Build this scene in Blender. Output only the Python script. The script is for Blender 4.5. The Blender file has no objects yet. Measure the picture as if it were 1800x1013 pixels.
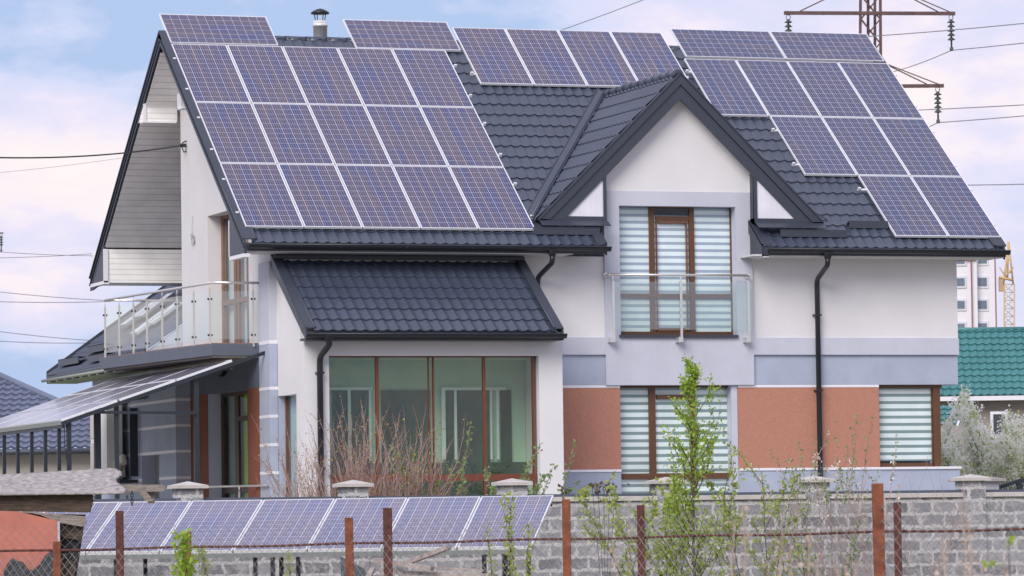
import bpy, bmesh, math, random
from mathutils import Vector, Matrix
from math import sin, cos, tan, pi, radians, sqrt
R = random.Random(7)
scene = bpy.context.scene
col = scene.collection

# ------------------------------------------------------------------ camera
FPX, PIT, ROL, YAW = 7701.27, .0563, .0138, .3317
CAM = Vector((-19.265, -69.322, 1.502))
_c, _s = cos(YAW), sin(YAW)
RT = Vector((_c, -_s, 0)); FW = Vector((_s, _c, 0)); UPZ = Vector((0, 0, 1))
Fv = FW*cos(PIT) + UPZ*sin(PIT); Uv = -FW*sin(PIT) + UPZ*cos(PIT)
cx = RT*cos(ROL) - Uv*sin(ROL); cy = RT*sin(ROL) + Uv*cos(ROL); cz = -Fv
cd = bpy.data.cameras.new('camera'); co = bpy.data.objects.new('camera', cd); col.objects.link(co)
M = Matrix.Identity(4)
for i in range(3):
    M[i][0] = cx[i]; M[i][1] = cy[i]; M[i][2] = cz[i]; M[i][3] = CAM[i]
co.matrix_world = M
cd.sensor_width = 36; cd.lens = FPX/1800*36; cd.clip_start = 1; cd.clip_end = 6000
cd.dof.use_dof = True; cd.dof.focus_distance = 72; cd.dof.aperture_fstop = 10.0
scene.camera = co

# ------------------------------------------------------------------ world and sun
SUN_EL, SUN_AZ = radians(35), radians(222)      # direction the light comes from (azimuth clockwise from +Y)
w = bpy.data.worlds.new('World'); scene.world = w; w.use_nodes = True
nt = w.node_tree; nt.nodes.clear()
def N(t, **k):
    n = nt.nodes.new(t)
    for a, b in k.items(): setattr(n, a, b)
    return n
out = N('ShaderNodeOutputWorld'); bg = N('ShaderNodeBackground'); bg.inputs['Strength'].default_value = .112
sky = N('ShaderNodeTexSky', sky_type='NISHITA', sun_disc=False); sky.sun_elevation = SUN_EL; sky.sun_rotation = SUN_AZ
tc = N('ShaderNodeTexCoord'); mp = N('ShaderNodeMapping'); mp.inputs['Scale'].default_value = (11, 11, 26)
mp.inputs['Location'].default_value = (.45, -.15, .08)
nz = N('ShaderNodeTexNoise'); nz.inputs['Scale'].default_value = 1.0; nz.inputs['Detail'].default_value = 7; nz.inputs['Roughness'].default_value = .56
nt.links.new(tc.outputs['Generated'], mp.inputs['Vector']); nt.links.new(mp.outputs['Vector'], nz.inputs['Vector'])
rp = N('ShaderNodeValToRGB'); e = rp.color_ramp.elements
e[0].position = .38; e[0].color = (4.1, 5.3, 7.9, 1); e[1].position = .46; e[1].color = (6.2, 6.6, 8.7, 1)
a = e.new(.53); a.color = (7.2, 7.0, 8.8, 1); a = e.new(.56); a.color = (7.9, 7.3, 8.8, 1); a = e.new(.60); a.color = (8.9, 8.0, 8.6, 1); a = e.new(.70); a.color = (9.4, 8.55, 8.3, 1)
nt.links.new(nz.outputs['Fac'], rp.inputs['Fac'])
mx = N('ShaderNodeMixRGB'); mx.inputs['Fac'].default_value = .93
nt.links.new(sky.outputs['Color'], mx.inputs['Color1']); nt.links.new(rp.outputs['Color'], mx.inputs['Color2'])
nt.links.new(mx.outputs['Color'], bg.inputs['Color']); nt.links.new(bg.outputs['Background'], out.inputs['Surface'])
sd = bpy.data.lights.new('sun', 'SUN'); sd.energy = 2.9; sd.angle = radians(34); sd.color = (1, .95, .88)
so = bpy.data.objects.new('sun', sd); col.objects.link(so)
sv = Vector((sin(SUN_AZ)*cos(SUN_EL), cos(SUN_AZ)*cos(SUN_EL), sin(SUN_EL)))
so.rotation_euler = sv.to_track_quat('Z', 'Y').to_euler(); so.location = (-20, -30, 40)
scene.view_settings.view_transform = 'Standard'; scene.view_settings.look = 'None'; scene.view_settings.gamma = 1
scene.view_settings.exposure = 0.0

# ------------------------------------------------------------------ survey helpers: sight line of a measured point met with a plane of the house
def ray(px, py):
    dx, dy = px-900, py-506.5
    a = cos(ROL)*dx - sin(ROL)*dy; b = sin(ROL)*dx + cos(ROL)*dy
    return Fv*FPX + RT*a - Uv*b
def onp(px, py, n, k):
    d = ray(px, py); n = Vector(n); return CAM + d*((k - n.dot(CAM))/n.dot(d))
def onx(px, py, x): return onp(px, py, (1, 0, 0), x)
def ony(px, py, y): return onp(px, py, (0, 1, 0), y)
def onz(px, py, z): return onp(px, py, (0, 0, 1), z)
def ond(px, py, d): return onp(px, py, FW, FW.dot(CAM)+d)

# ------------------------------------------------------------------ materials
MATS = {}
def mat(name, rgb, rough=.7, var=.0, vscale=3, bump=0, bscale=40, metal=0, spec=.5, rgb2=None, coat=0, trans=0, stretch=None):
    if name in MATS: return MATS[name]
    m = bpy.data.materials.new(name); m.use_nodes = True; t = m.node_tree; b = t.nodes['Principled BSDF']
    b.inputs['Base Color'].default_value = (*rgb, 1); b.inputs['Roughness'].default_value = rough; b.inputs['Metallic'].default_value = metal
    b.inputs['Specular IOR Level'].default_value = spec; b.inputs['Coat Weight'].default_value = coat
    tcn = t.nodes.new('ShaderNodeTexCoord'); src = tcn.outputs['Object']
    if stretch:
        mpn = t.nodes.new('ShaderNodeMapping'); mpn.inputs['Scale'].default_value = stretch
        t.links.new(src, mpn.inputs['Vector']); src = mpn.outputs['Vector']
    if var or rgb2:
        n = t.nodes.new('ShaderNodeTexNoise'); n.inputs['Scale'].default_value = vscale; n.inputs['Detail'].default_value = 6; n.inputs['Roughness'].default_value = .62
        t.links.new(src, n.inputs['Vector'])
        r = t.nodes.new('ShaderNodeValToRGB'); r.color_ramp.elements[0].position = .3; r.color_ramp.elements[1].position = .7
        c2 = rgb2 or tuple(min(1, v*(1+var)) for v in rgb); c1 = rgb if rgb2 else tuple(v*(1-var) for v in rgb)
        r.color_ramp.elements[0].color = (*c1, 1); r.color_ramp.elements[1].color = (*c2, 1)
        t.links.new(n.outputs['Fac'], r.inputs['Fac']); t.links.new(r.outputs['Color'], b.inputs['Base Color'])
    if bump:
        n = t.nodes.new('ShaderNodeTexNoise'); n.inputs['Scale'].default_value = bscale; n.inputs['Detail'].default_value = 4
        t.links.new(src, n.inputs['Vector'])
        bp = t.nodes.new('ShaderNodeBump'); bp.inputs['Strength'].default_value = bump; bp.inputs['Distance'].default_value = .02
        t.links.new(n.outputs['Fac'], bp.inputs['Height']); t.links.new(bp.outputs['Normal'], b.inputs['Normal'])
    if trans:
        tr = t.nodes.new('ShaderNodeBsdfTranslucent'); ms = t.nodes.new('ShaderNodeMixShader'); ms.inputs[0].default_value = trans
        tr.inputs['Color'].default_value = (*(rgb2 or rgb), 1)
        t.links.new(b.outputs[0], ms.inputs[1]); t.links.new(tr.outputs[0], ms.inputs[2]); t.links.new(ms.outputs[0], t.nodes['Material Output'].inputs['Surface'])
    MATS[name] = m; return m
def stripe_mat(name, c1, c2, axis, period, duty, rough=.6, phase=0, soft=False, gloss=.5):
    """two colours in bands along an object axis: blind slats, siding joints"""
    m = bpy.data.materials.new(name); m.use_nodes = True; t = m.node_tree; b = t.nodes['Principled BSDF']
    b.inputs['Roughness'].default_value = rough; b.inputs['Specular IOR Level'].default_value = gloss
    tcn = t.nodes.new('ShaderNodeTexCoord'); sp = t.nodes.new('ShaderNodeSeparateXYZ'); t.links.new(tcn.outputs['Object'], sp.inputs[0])
    ad = t.nodes.new('ShaderNodeMath'); ad.operation = 'ADD'; ad.inputs[1].default_value = phase+100*period
    t.links.new(sp.outputs[axis], ad.inputs[0])
    dv = t.nodes.new('ShaderNodeMath'); dv.operation = 'DIVIDE'; dv.inputs[1].default_value = period; t.links.new(ad.outputs[0], dv.inputs[0])
    fr = t.nodes.new('ShaderNodeMath'); fr.operation = 'FRACT'; t.links.new(dv.outputs[0], fr.inputs[0])
    r = t.nodes.new('ShaderNodeValToRGB'); r.color_ramp.interpolation = 'LINEAR'
    e = r.color_ramp.elements; e[0].position = max(0, duty-.02); e[0].color = (*c1, 1); e[1].position = duty; e[1].color = (*c2, 1)
    t.links.new(fr.outputs[0], r.inputs['Fac'])
    n = t.nodes.new('ShaderNodeTexNoise'); n.inputs['Scale'].default_value = 2.2; t.links.new(tcn.outputs['Object'], n.inputs['Vector'])
    mr = t.nodes.new('ShaderNodeMapRange'); mr.inputs['From Min'].default_value = .3; mr.inputs['From Max'].default_value = .7
    mr.inputs['To Min'].default_value = .9; mr.inputs['To Max'].default_value = 1.06; t.links.new(n.outputs['Fac'], mr.inputs['Value'])
    mm = t.nodes.new('ShaderNodeMixRGB'); mm.blend_type = 'MULTIPLY'; mm.inputs['Fac'].default_value = 1
    t.links.new(r.outputs['Color'], mm.inputs['Color1']); t.links.new(mr.outputs[0], mm.inputs['Color2']); t.links.new(mm.outputs['Color'], b.inputs['Base Color'])
    MATS[name] = m; return m
def glass_mat(name, tint, base=.10, amount=1.2, rough=.01, ripple=0):
    m = bpy.data.materials.new(name); m.use_nodes = True; t = m.node_tree; t.nodes.remove(t.nodes['Principled BSDF'])
    o = t.nodes['Material Output']; tr = t.nodes.new('ShaderNodeBsdfTransparent'); tr.inputs['Color'].default_value = (*tint, 1)
    g = t.nodes.new('ShaderNodeBsdfGlossy'); g.inputs['Roughness'].default_value = rough; g.inputs['Color'].default_value = (.95, 1, .97, 1)
    f = t.nodes.new('ShaderNodeFresnel'); f.inputs['IOR'].default_value = 1.5
    ma = t.nodes.new('ShaderNodeMath'); ma.operation = 'MULTIPLY_ADD'; ma.use_clamp = True; ma.inputs[1].default_value = amount; ma.inputs[2].default_value = base
    ms = t.nodes.new('ShaderNodeMixShader')
    if ripple:
        tcn = t.nodes.new('ShaderNodeTexCoord'); n = t.nodes.new('ShaderNodeTexNoise'); n.inputs['Scale'].default_value = 1.1; n.inputs['Detail'].default_value = 3
        bp = t.nodes.new('ShaderNodeBump'); bp.inputs['Strength'].default_value = ripple; bp.inputs['Distance'].default_value = .1
        t.links.new(tcn.outputs['Object'], n.inputs['Vector']); t.links.new(n.outputs['Fac'], bp.inputs['Height']); t.links.new(bp.outputs['Normal'], g.inputs['Normal'])
    ge = t.nodes.new('ShaderNodeNewGeometry'); inv = t.nodes.new('ShaderNodeMath'); inv.operation = 'SUBTRACT'; inv.inputs[0].default_value = 1; t.links.new(ge.outputs['Backfacing'], inv.inputs[1])
    mu = t.nodes.new('ShaderNodeMath'); mu.operation = 'MULTIPLY'; t.links.new(ma.outputs[0], mu.inputs[0]); t.links.new(inv.outputs[0], mu.inputs[1])
    t.links.new(f.outputs[0], ma.inputs[0]); t.links.new(mu.outputs[0], ms.inputs[0]); t.links.new(tr.outputs[0], ms.inputs[1]); t.links.new(g.outputs[0], ms.inputs[2])
    t.links.new(ms.outputs[0], o.inputs['Surface']); MATS[name] = m; return m
WHITE = mat('white render', (.675, .66, .68), .85, .04, .9, .12, 90)
GREY = mat('grey render', (.50, .515, .60), .85, .06, 1.6, .25, 70)
BLUE = mat('blue render', (.36, .40, .505), .85, .08, 2.2, .3, 60)
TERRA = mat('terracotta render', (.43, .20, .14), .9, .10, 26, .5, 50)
ROOFM = mat('dark metal tile', (.050, .062, .094), .34, .10, 1.3, 0, 40, 0, .6)
TRIM = mat('dark sheet metal trim', (.040, .047, .068), .42, .06, 2, 0, 40, 0, .5)
PIPE = mat('black gutter metal', (.014, .016, .022), .3, 0)
BROWN = mat('brown window frame', (.115, .048, .022), .45, .12, 9)
WTRIM = mat('white plastic trim', (.74, .73, .78), .5)
SIDING = stripe_mat('white siding', (.48, .48, .48), (.92, .90, .89), 2, .1, .09, .5)
SIDINGV = stripe_mat('pale vertical siding', (.60, .60, .68), (.76, .75, .83), 0, .1, .05, .5)
SOFFITM = stripe_mat('soffit boards', (.3, .3, .32), (.62, .61, .62), 0, .1, .08, .5)  # grey-white boards with darker joints
STEEL = mat('brushed steel', (.72, .70, .68), .28, .05, 8, metal=.75)
ALU = mat('aluminium frame', (.82, .83, .86), .35, 0, metal=.25)
ALUG = mat('grey aluminium', (.36, .40, .42), .4, metal=.4)
BSTEEL = mat('black painted steel', (.018, .024, .034), .45)
CONC = mat('concrete coping', (.50, .47, .45), .9, .12, 6, .4, 30)
WOODG = mat('weathered grey timber', (.16, .13, .115), .9, rgb2=(.34, .30, .27), vscale=9, bump=.6, bscale=30, stretch=(1, 1, 5))
WOODD = mat('dark old timber', (.035, .024, .018), .9, rgb2=(.12, .085, .065), vscale=8, bump=.6, bscale=26, stretch=(1, 1, 6))
RUST = mat('orange rusted steel', (.10, .030, .018), .85, rgb2=(.27, .09, .045), vscale=9, bump=.4, bscale=50)
RUSTD = mat('dark rusted steel', (.045, .014, .012), .8, rgb2=(.14, .045, .035), vscale=14, bump=.5, bscale=60)
WIRE = mat('galvanised fence wire', (.20, .19, .21), .6, metal=.2)
CABLE = mat('black cable', (.02, .02, .022), .6)
LINE = mat('grey power line', (.22, .22, .26), .6)
PYL = mat('brown painted pylon steel', (.10, .055, .055), .7, .25, 3)
INS = mat('glass insulator', (.06, .075, .065), .3)
GRN = mat('green metal tile', (.055, .19, .20), .4, .10, 2)
NTILE = mat('blue grey metal tile', (.13, .15, .225), .4, .12, 1.5)
BEIGE = mat('beige house wall', (.50, .46, .42), .9, .06, 1)
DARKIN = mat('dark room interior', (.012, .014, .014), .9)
GLASS = glass_mat('window glass', (.93, .98, .935), .03, .85, .01, .08)
GLASST = glass_mat('terrace glass', (.96, .98, .96), 0, .22)
GLASSB = glass_mat('blind window glass', (.985, .995, 1), .015, .7)
RAILG = glass_mat('balcony glass', (.94, .978, .962), .12, 1.0)
GLASSD = mat('dark reflecting glass', (.02, .03, .03), .05, spec=1)
BLINDU = stripe_mat('upper roller blind', (.33, .40, .50), (.78, .86, .88), 2, .119, .43, .7)
BLINDL = stripe_mat('lower roller blind', (.19, .27, .27), (.74, .82, .80), 2, .127, .43, .7)
YEL = mat('yellow crane paint', (.55, .38, .16), .6)
PINKW = mat('white apartment wall', (.72, .70, .75), .9, .04, .3)

def cell_mat(name='solar cells', cols=((.026, .034, .125), (.050, .042, .092), (.078, .054, .076))):
    m = bpy.data.materials.new(name); m.use_nodes = True; t = m.node_tree; b = t.nodes['Principled BSDF']
    L = t.links.new
    def n(ty, **k):
        x = t.nodes.new(ty)
        for a, v in k.items(): setattr(x, a, v)
        return x
    def math_(op, a, bb=None, c=None):
        x = n('ShaderNodeMath', operation=op)
        for i, v in enumerate((a, bb, c)):
            if v is None: continue
            if isinstance(v, (int, float)): x.inputs[i].default_value = v
            else: L(v, x.inputs[i])
        return x.outputs[0]
    tcn = n('ShaderNodeTexCoord'); sp = n('ShaderNodeSeparateXYZ'); L(tcn.outputs['Object'], sp.inputs[0])
    X = math_('SUBTRACT', sp.outputs[0], .017); Y = math_('SUBTRACT', sp.outputs[1], .022)
    u = math_('DIVIDE', X, .1597); v = math_('DIVIDE', Y, .1593)
    fu = math_('FRACT', u); fv = math_('FRACT', v)
    du = math_('ABSOLUTE', math_('SUBTRACT', fu, .5)); dv = math_('ABSOLUTE', math_('SUBTRACT', fv, .5))
    gu = math_('GREATER_THAN', du, .474); gv = math_('GREATER_THAN', dv, .480)
    # four busbars in every cell, running along the panel
    fb = math_('FRACT', math_('ADD', math_('MULTIPLY', fu, 4), .0)); bb = math_('GREATER_THAN', math_('ABSOLUTE', math_('SUBTRACT', fb, .5)), .41)
    ob = n('ShaderNodeObjectInfo')
    cid = n('ShaderNodeCombineXYZ'); L(math_('FLOOR', u), cid.inputs[0]); L(math_('FLOOR', v), cid.inputs[1]); L(math_('MULTIPLY', ob.outputs['Random'], 57), cid.inputs[2])
    wn = n('ShaderNodeTexWhiteNoise'); L(cid.outputs[0], wn.inputs['Vector'])
    nn = n('ShaderNodeTexNoise'); nn.inputs['Scale'].default_value = 2.1; nn.inputs['Detail'].default_value = 2
    vv = n('ShaderNodeVectorMath', operation='ADD'); L(tcn.outputs['Object'], vv.inputs[0])
    c2 = n('ShaderNodeCombineXYZ'); L(math_('MULTIPLY', ob.outputs['Random'], 31), c2.inputs[0]); L(c2.outputs[0], vv.inputs[1]); 
    mpn = n('ShaderNodeMapping'); mpn.inputs['Scale'].default_value = (2.6, .35, 1); L(vv.outputs[0], mpn.inputs['Vector']); L(mpn.outputs[0], nn.inputs['Vector'])
    fac = math_('ADD', math_('MULTIPLY', nn.outputs['Fac'], .95), math_('MULTIPLY', wn.outputs['Value'], .05))
    r = n('ShaderNodeValToRGB'); e = r.color_ramp.elements
    e[0].position = .36; e[0].color = (*cols[0], 1); e[1].position = .66; e[1].color = (*cols[2], 1)
    a = e.new(.48); a.color = (*cols[1], 1)
    L(fac, r.inputs['Fac'])
    m1 = n('ShaderNodeMixRGB'); L(math_('MULTIPLY', bb, .48), m1.inputs['Fac']); L(r.outputs['Color'], m1.inputs['Color1']); m1.inputs['Color2'].default_value = (.42, .42, .55, 1)
    m2 = n('ShaderNodeMixRGB'); L(math_('MULTIPLY', math_('MAXIMUM', gu, gv), .72), m2.inputs['Fac']); L(m1.outputs['Color'], m2.inputs['Color1']); m2.inputs['Color2'].default_value = (.62, .60, .70, 1)
    L(m2.outputs['Color'], b.inputs['Base Color']); b.inputs['Roughness'].default_value = .13; b.inputs['Specular IOR Level'].default_value = .6
    b.inputs['Sheen Weight'].default_value = .2; b.inputs['Sheen Roughness'].default_value = .35; b.inputs['Sheen Tint'].default_value = (.95, .92, 1, 1)
    return m
CELLS = cell_mat()
CELLSN = cell_mat('navy solar cells', ((.018, .030, .105), (.028, .036, .092), (.050, .042, .082)))
CELLSD = cell_mat('dusty sky-paled solar cells', ((.10, .105, .21), (.13, .12, .20), (.15, .125, .17)))  # dust plus the grazing sky reflection, both put into paler cell colours

# ------------------------------------------------------------------ mesh and object helpers
class MB:
    def __init__(s): s.v = []; s.f = []; s.sm = []
    def add(s, vs, fs, smooth=False):
        o = len(s.v); s.v += [Vector(v) for v in vs]; s.f += [tuple(i+o for i in f) for f in fs]; s.sm += [smooth]*len(fs); return s
    def obox(s, o, a, b, c):
        o, a, b, c = map(Vector, (o, a, b, c))
        if a.cross(b).dot(c) < 0: a, b = b, a
        vs = [o, o+a, o+a+b, o+b, o+c, o+a+c, o+a+b+c, o+b+c]
        return s.add(vs, [(3, 2, 1, 0), (4, 5, 6, 7), (0, 1, 5, 4), (1, 2, 6, 5), (2, 3, 7, 6), (3, 0, 4, 7)])
    def box(s, p, q):
        p = [min(a, b) for a, b in zip(p, q)], [max(a, b) for a, b in zip(p, q)]
        d = [b-a for a, b in zip(*p)]
        return s.obox(p[0], (d[0], 0, 0), (0, d[1], 0), (0, 0, d[2]))
    def quad(s, a, b, c, d): return s.add([a, b, c, d], [(0, 1, 2, 3)])
    def prism(s, poly, ext):
        """flat polygon pushed along ext"""
        n = len(poly); ext = Vector(ext); P = [Vector(p) for p in poly]
        nn = Vector((0, 0, 0))
        for i in range(n): nn += P[i].cross(P[(i+1) % n])
        if nn.dot(ext) > 0: P.reverse()
        vs = P + [p+ext for p in P]
        return s.add(vs, [tuple(range(n)), tuple(range(2*n-1, n-1, -1))] + [(i, i+n, (i+1) % n+n, (i+1) % n) for i in range(n)])
    def bar(s, a, b, w, h, up=(0, 0, 1)):
        a, b = Vector(a), Vector(b); d = (b-a).normalized(); up = Vector(up)
        sd_ = d.cross(up)
        if sd_.length < 1e-4: sd_ = d.cross(Vector((1, 0, 0)))
        sd_.normalize(); u2 = sd_.cross(d)
        return s.obox(a-sd_*w/2-u2*h/2, sd_*w, u2*h, b-a)
    def tube(s, pts, r, n=8, caps=True, smooth=True):
        pts = [Vector(p) for p in pts]; m = len(pts); rs = r if isinstance(r, (list, tuple)) else [r]*m
        d0 = (pts[1]-pts[0]).normalized(); u = d0.orthogonal().normalized(); vs = []
        for i, p in enumerate(pts):
            d = ((pts[min(i+1, m-1)]-pts[i]).normalized() + (pts[i]-pts[max(i-1, 0)]).normalized())
            if d.length < 1e-6: d = d0
            d.normalize(); u = (u - d*u.dot(d))
            if u.length < 1e-6: u = d.orthogonal()
            u.normalize(); v = d.cross(u)
            for k in range(n):
                a = 2*pi*k/n; vs.append(p + (u*cos(a)+v*sin(a))*rs[i])
        fs = [(i*n+k, i*n+(k+1) % n, (i+1)*n+(k+1) % n, (i+1)*n+k) for i in range(m-1) for k in range(n)]
        s.add(vs, fs, smooth)
        if caps and n > 2:
            o = len(s.v)-len(vs)
            s.f += [tuple(o+k for k in range(n-1, -1, -1)), tuple(o+(m-1)*n+k for k in range(n))]; s.sm += [False]*2
        return s
    def lathe(s, base, prof, n=16):
        base = Vector(base); vs = [base+Vector((r*cos(2*pi*k/n), r*sin(2*pi*k/n), z)) for r, z in prof for k in range(n)]
        return s.add(vs, [(i*n+k, i*n+(k+1) % n, (i+1)*n+(k+1) % n, (i+1)*n+k) for i in range(len(prof)-1) for k in range(n)], True)
LOC = {}
def build(name, mb, m, parent=None, bevel=0):
    if name in SPLIT:                                  # every separate piece its own part
        par = list(range(len(mb.v)))
        def fnd(i):
            while par[i] != i: par[i] = par[par[i]]; i = par[i]
            return i
        for fc in mb.f:
            for i in fc[1:]: par[fnd(i)] = fnd(fc[0])
        groups = {}
        for fc, sm in zip(mb.f, mb.sm): groups.setdefault(fnd(fc[0]), []).append((fc, sm))
        res = None
        for g_ in groups.values():
            ids = sorted({i for fc, _ in g_ for i in fc}); mp_ = {i: k for k, i in enumerate(ids)}; m2_ = MB()
            m2_.v = [mb.v[i] for i in ids]; m2_.f = [tuple(mp_[i] for i in fc) for fc, _ in g_]; m2_.sm = [q for _, q in g_]
            res = build_one(name, m2_, m, parent, bevel)
        return res
    return build_one(name, mb, m, parent, bevel)
def build_one(name, mb, m, parent=None, bevel=0):
    me = bpy.data.meshes.new(name); off = LOC.get(parent.name, Vector((0, 0, 0))) if parent else Vector((0, 0, 0))
    me.from_pydata([v-off for v in mb.v], [], mb.f); me.materials.append(m); me.update()
    me.polygons.foreach_set('use_smooth', mb.sm)
    o = bpy.data.objects.new(name, me); col.objects.link(o)
    if parent: o.parent = parent; LOC[o.name] = off
    else: LOC[o.name] = Vector((0, 0, 0))
    if bevel:
        bv = o.modifiers.new('bevel', 'BEVEL'); bv.width = bevel; bv.segments = 2; bv.limit_method = 'ANGLE'
    return o
SPLIT = {'soffit', 'white_line', 'terracotta_wall', 'dormer_infill', 'dormer_flashing', 'eave_flashing', 'collar_trim', 'eave_trim', 'fascia', 'skylight', 'curtain', 'blind', 'dormer_border', 'inner_pane', 'inner_frame', 'valley_flashing'}
def tag(o, label=None, cat=None, group=None, kind=None):
    for k, v in (('label', label), ('category', cat), ('group', group), ('kind', kind)):
        if v: o[k] = v
    return o
def thing(name, label, cat, loc=(0, 0, 0), group=None):
    o = bpy.data.objects.new(name, None); col.objects.link(o); o.location = loc; LOC[o.name] = Vector(loc); o.empty_display_size = .2
    return tag(o, label, cat, group)
def solo(name, mb, m, label, cat, group=None, kind=None):
    """a thing of one mesh, its origin at its own base"""
    xs = [v.x for v in mb.v]; ys = [v.y for v in mb.v]; zs = [v.z for v in mb.v]
    base = Vector(((min(xs)+max(xs))/2, (min(ys)+max(ys))/2, min(zs)))
    mb.v = [v-base for v in mb.v]; o = build(name, mb, m); o.location = base
    return tag(o, label, cat, group, kind)

# ------------------------------------------------------------------ ground and yard
g = MB(); g.add([(-3000, -200, 0), (3000, -200, 0), (3000, 5000, 0), (-3000, 5000, 0)], [(0, 1, 2, 3)])
tag(build('ground', g, mat('dry soil and grass', (.15, .15, .08), .95, rgb2=(.28, .25, .17), vscale=.6, bump=.5, bscale=5)), kind='structure')
g = MB(); g.box((-6, -7.5, .004), (16, 14, .05)); tag(build('yard_bounce_paving', g, mat('pale bounce paving', (.50, .50, .45), .9, .1, 4)), kind='structure')  # unseen paving, colour raised to bounce light up under the eaves

# ------------------------------------------------------------------ HOUSE
PR = .6419
TP = .7497                                             # roof pitch (rise over run)
EY, EZ, RY, RZ = -.25, 6.33, 5.137, 10.36              # eave line and ridge line
def rz(y): return EZ + (RZ-EZ)*(y-EY)/(RY-EY) if y <= RY else RZ - (RZ-EZ)*(y-RY)/(RY-EY)
YW, YB, YP, XG, XR = .4, .35, -1.2, .495, 12.97        # wall planes
XP0, XP1 = .633, 5.06
H = thing('house', 'white and blue two storey house with dark metal tile roof covered in solar panels', 'house', (6, 3, 0))

def tile_sheet(name, o, ud, vd, U, V, m, parent, keep=None, P=.1855, S=.35, A=.030, st=.021, seg=10, u0=0, voff=0):
    """pressed metal roof tile: waves along u, a drop at every row along v (v runs up the slope)"""
    o, ud, vd = Vector(o), Vector(ud).normalized(), Vector(vd).normalized(); n = ud.cross(vd)
    if n.z < 0: n = -n; 
    flip = ud.cross(vd).z < 0
    nu = int(U/P*seg)+1; us = [U*i/nu for i in range(nu+1)]
    prof = [A*(1-abs(sin(pi*(u+u0)/P)))**1.25 for u in us]
    mb = MB(); vs = []; fs = []; k = 0; v = 0.0
    first = S-voff if voff else S
    rows = []
    while v < V-1e-6:
        v1 = min(V, v+(first if k == 0 else S)); rows.append((v, v1)); v = v1; k += 1
    prev = None
    for (a, b) in rows:
        nseg = 3 if keep else 1
        ring = []
        for j in range(nseg+1):
            vv = a+(b-a)*j/nseg; h = st*(1-(vv-a)/S)
            ring.append(len(vs)); vs += [o+ud*u+vd*vv+n*(h+prof[i]) for i, u in enumerate(us)]
        for j in range(nseg):
            for i in range(nu):
                if keep and not keep(o+ud*(us[i]+us[i+1])/2+vd*(a+(b-a)*(j+.5)/nseg)): continue
                q = (ring[j]+i, ring[j]+i+1, ring[j+1]+i+1, ring[j+1]+i); fs.append(q[::-1] if flip else q)
        # lower lip of the row
        lip = len(vs); vs += [o+ud*u+vd*a+n*(prof[i]-.010) for i, u in enumerate(us)]; top_ = len(vs); vs += [o+ud*u+vd*a+n*(prof[i]+st) for i, u in enumerate(us)]
        for i in range(nu):
            if keep and not keep(o+ud*(us[i]+us[i+1])/2+vd*(a+.02)): continue
            q = (lip+i, lip+i+1, top_+i+1, top_+i); fs.append(q[::-1] if flip else q)
    mb.add(vs, fs, True)
    ob = build(name, mb, m, parent)
    return ob

XL, XRR = -.10, 13.60
slope_v = Vector((0, 1, TP)).normalized(); SL = (Vector((0, RY, RZ))-Vector((0, EY, EZ))).length
xa, xb = 5.86, 8.95     # gap of the eave at the window bay, in x
pa = ony(1058, 396, 0.0).x; 
XA = ony(1066, 430, -.3).x; XBb = ony(1344, 440, -.3).x
def keep_main(p): return not (XA < p.x < XBb and p.y < .95)
roof = tile_sheet('roof', (XL+.12, EY, EZ), (1, 0, 0), slope_v, XRR-XL-.24, SL, ROOFM, H, keep_main)
bs = Vector((0, -1, TP)).normalized()
tile_sheet('roof', (XL+.12, 2*RY-EY, EZ), (1, 0, 0), bs, XRR-XL-.24, SL, ROOFM, H, seg=4)
# ridge cap
rc = MB(); 
for i in range(36):
    x0 = XL+ (XRR-XL)*i/36; x1 = XL+(XRR-XL)*(i+1)/36+.015
    rc.tube([(x0, RY, RZ-.045), (x1, RY, RZ-.045)], [.088, .082], 12)
build('ridge_cap', rc, ROOFM, H)
# rake boards and flashings, left and right, front and back slope
def rake(x0, x1, xin, sgn):
    fb = MB(); 
    for (ya, za, yb_, zb) in ((EY, EZ, RY, RZ), (2*RY-EY, EZ, RY, RZ)):
        a = Vector((x0, ya, za-.17)); b = Vector((x0, yb_, zb-.17))
        fb.prism([a, b, b+Vector((0, 0, .23)), a+Vector((0, 0, .23))], (sgn*.03, 0, 0))
        a = Vector((x0, ya, za+.05)); b = Vector((x0, yb_, zb+.05))
        fb.prism([a+Vector((-sgn*.012, 0, .012)), b+Vector((-sgn*.012, 0, .012)), b+Vector((-sgn*.012, 0, .035)), a+Vector((-sgn*.012, 0, .035))], (sgn*.20, 0, 0))
        fb.tube([a+Vector((sgn*.20, 0, .02)), b+Vector((sgn*.20, 0, .02))], .022, 6)
        fb.tube([a+Vector((sgn*-.012, 0, .02)), b+Vector((sgn*-.012, 0, .02))], .017, 6)
        fb.tube([a+Vector((sgn*-.012, 0, -.12)), b+Vector((sgn*-.012, 0, -.12))], .012, 6)
    return fb
build('rake_fascia', rake(XL, 0, 0, 1), TRIM, H)
build('rake_fascia', rake(XRR, 0, 0, -1), TRIM, H)
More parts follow.
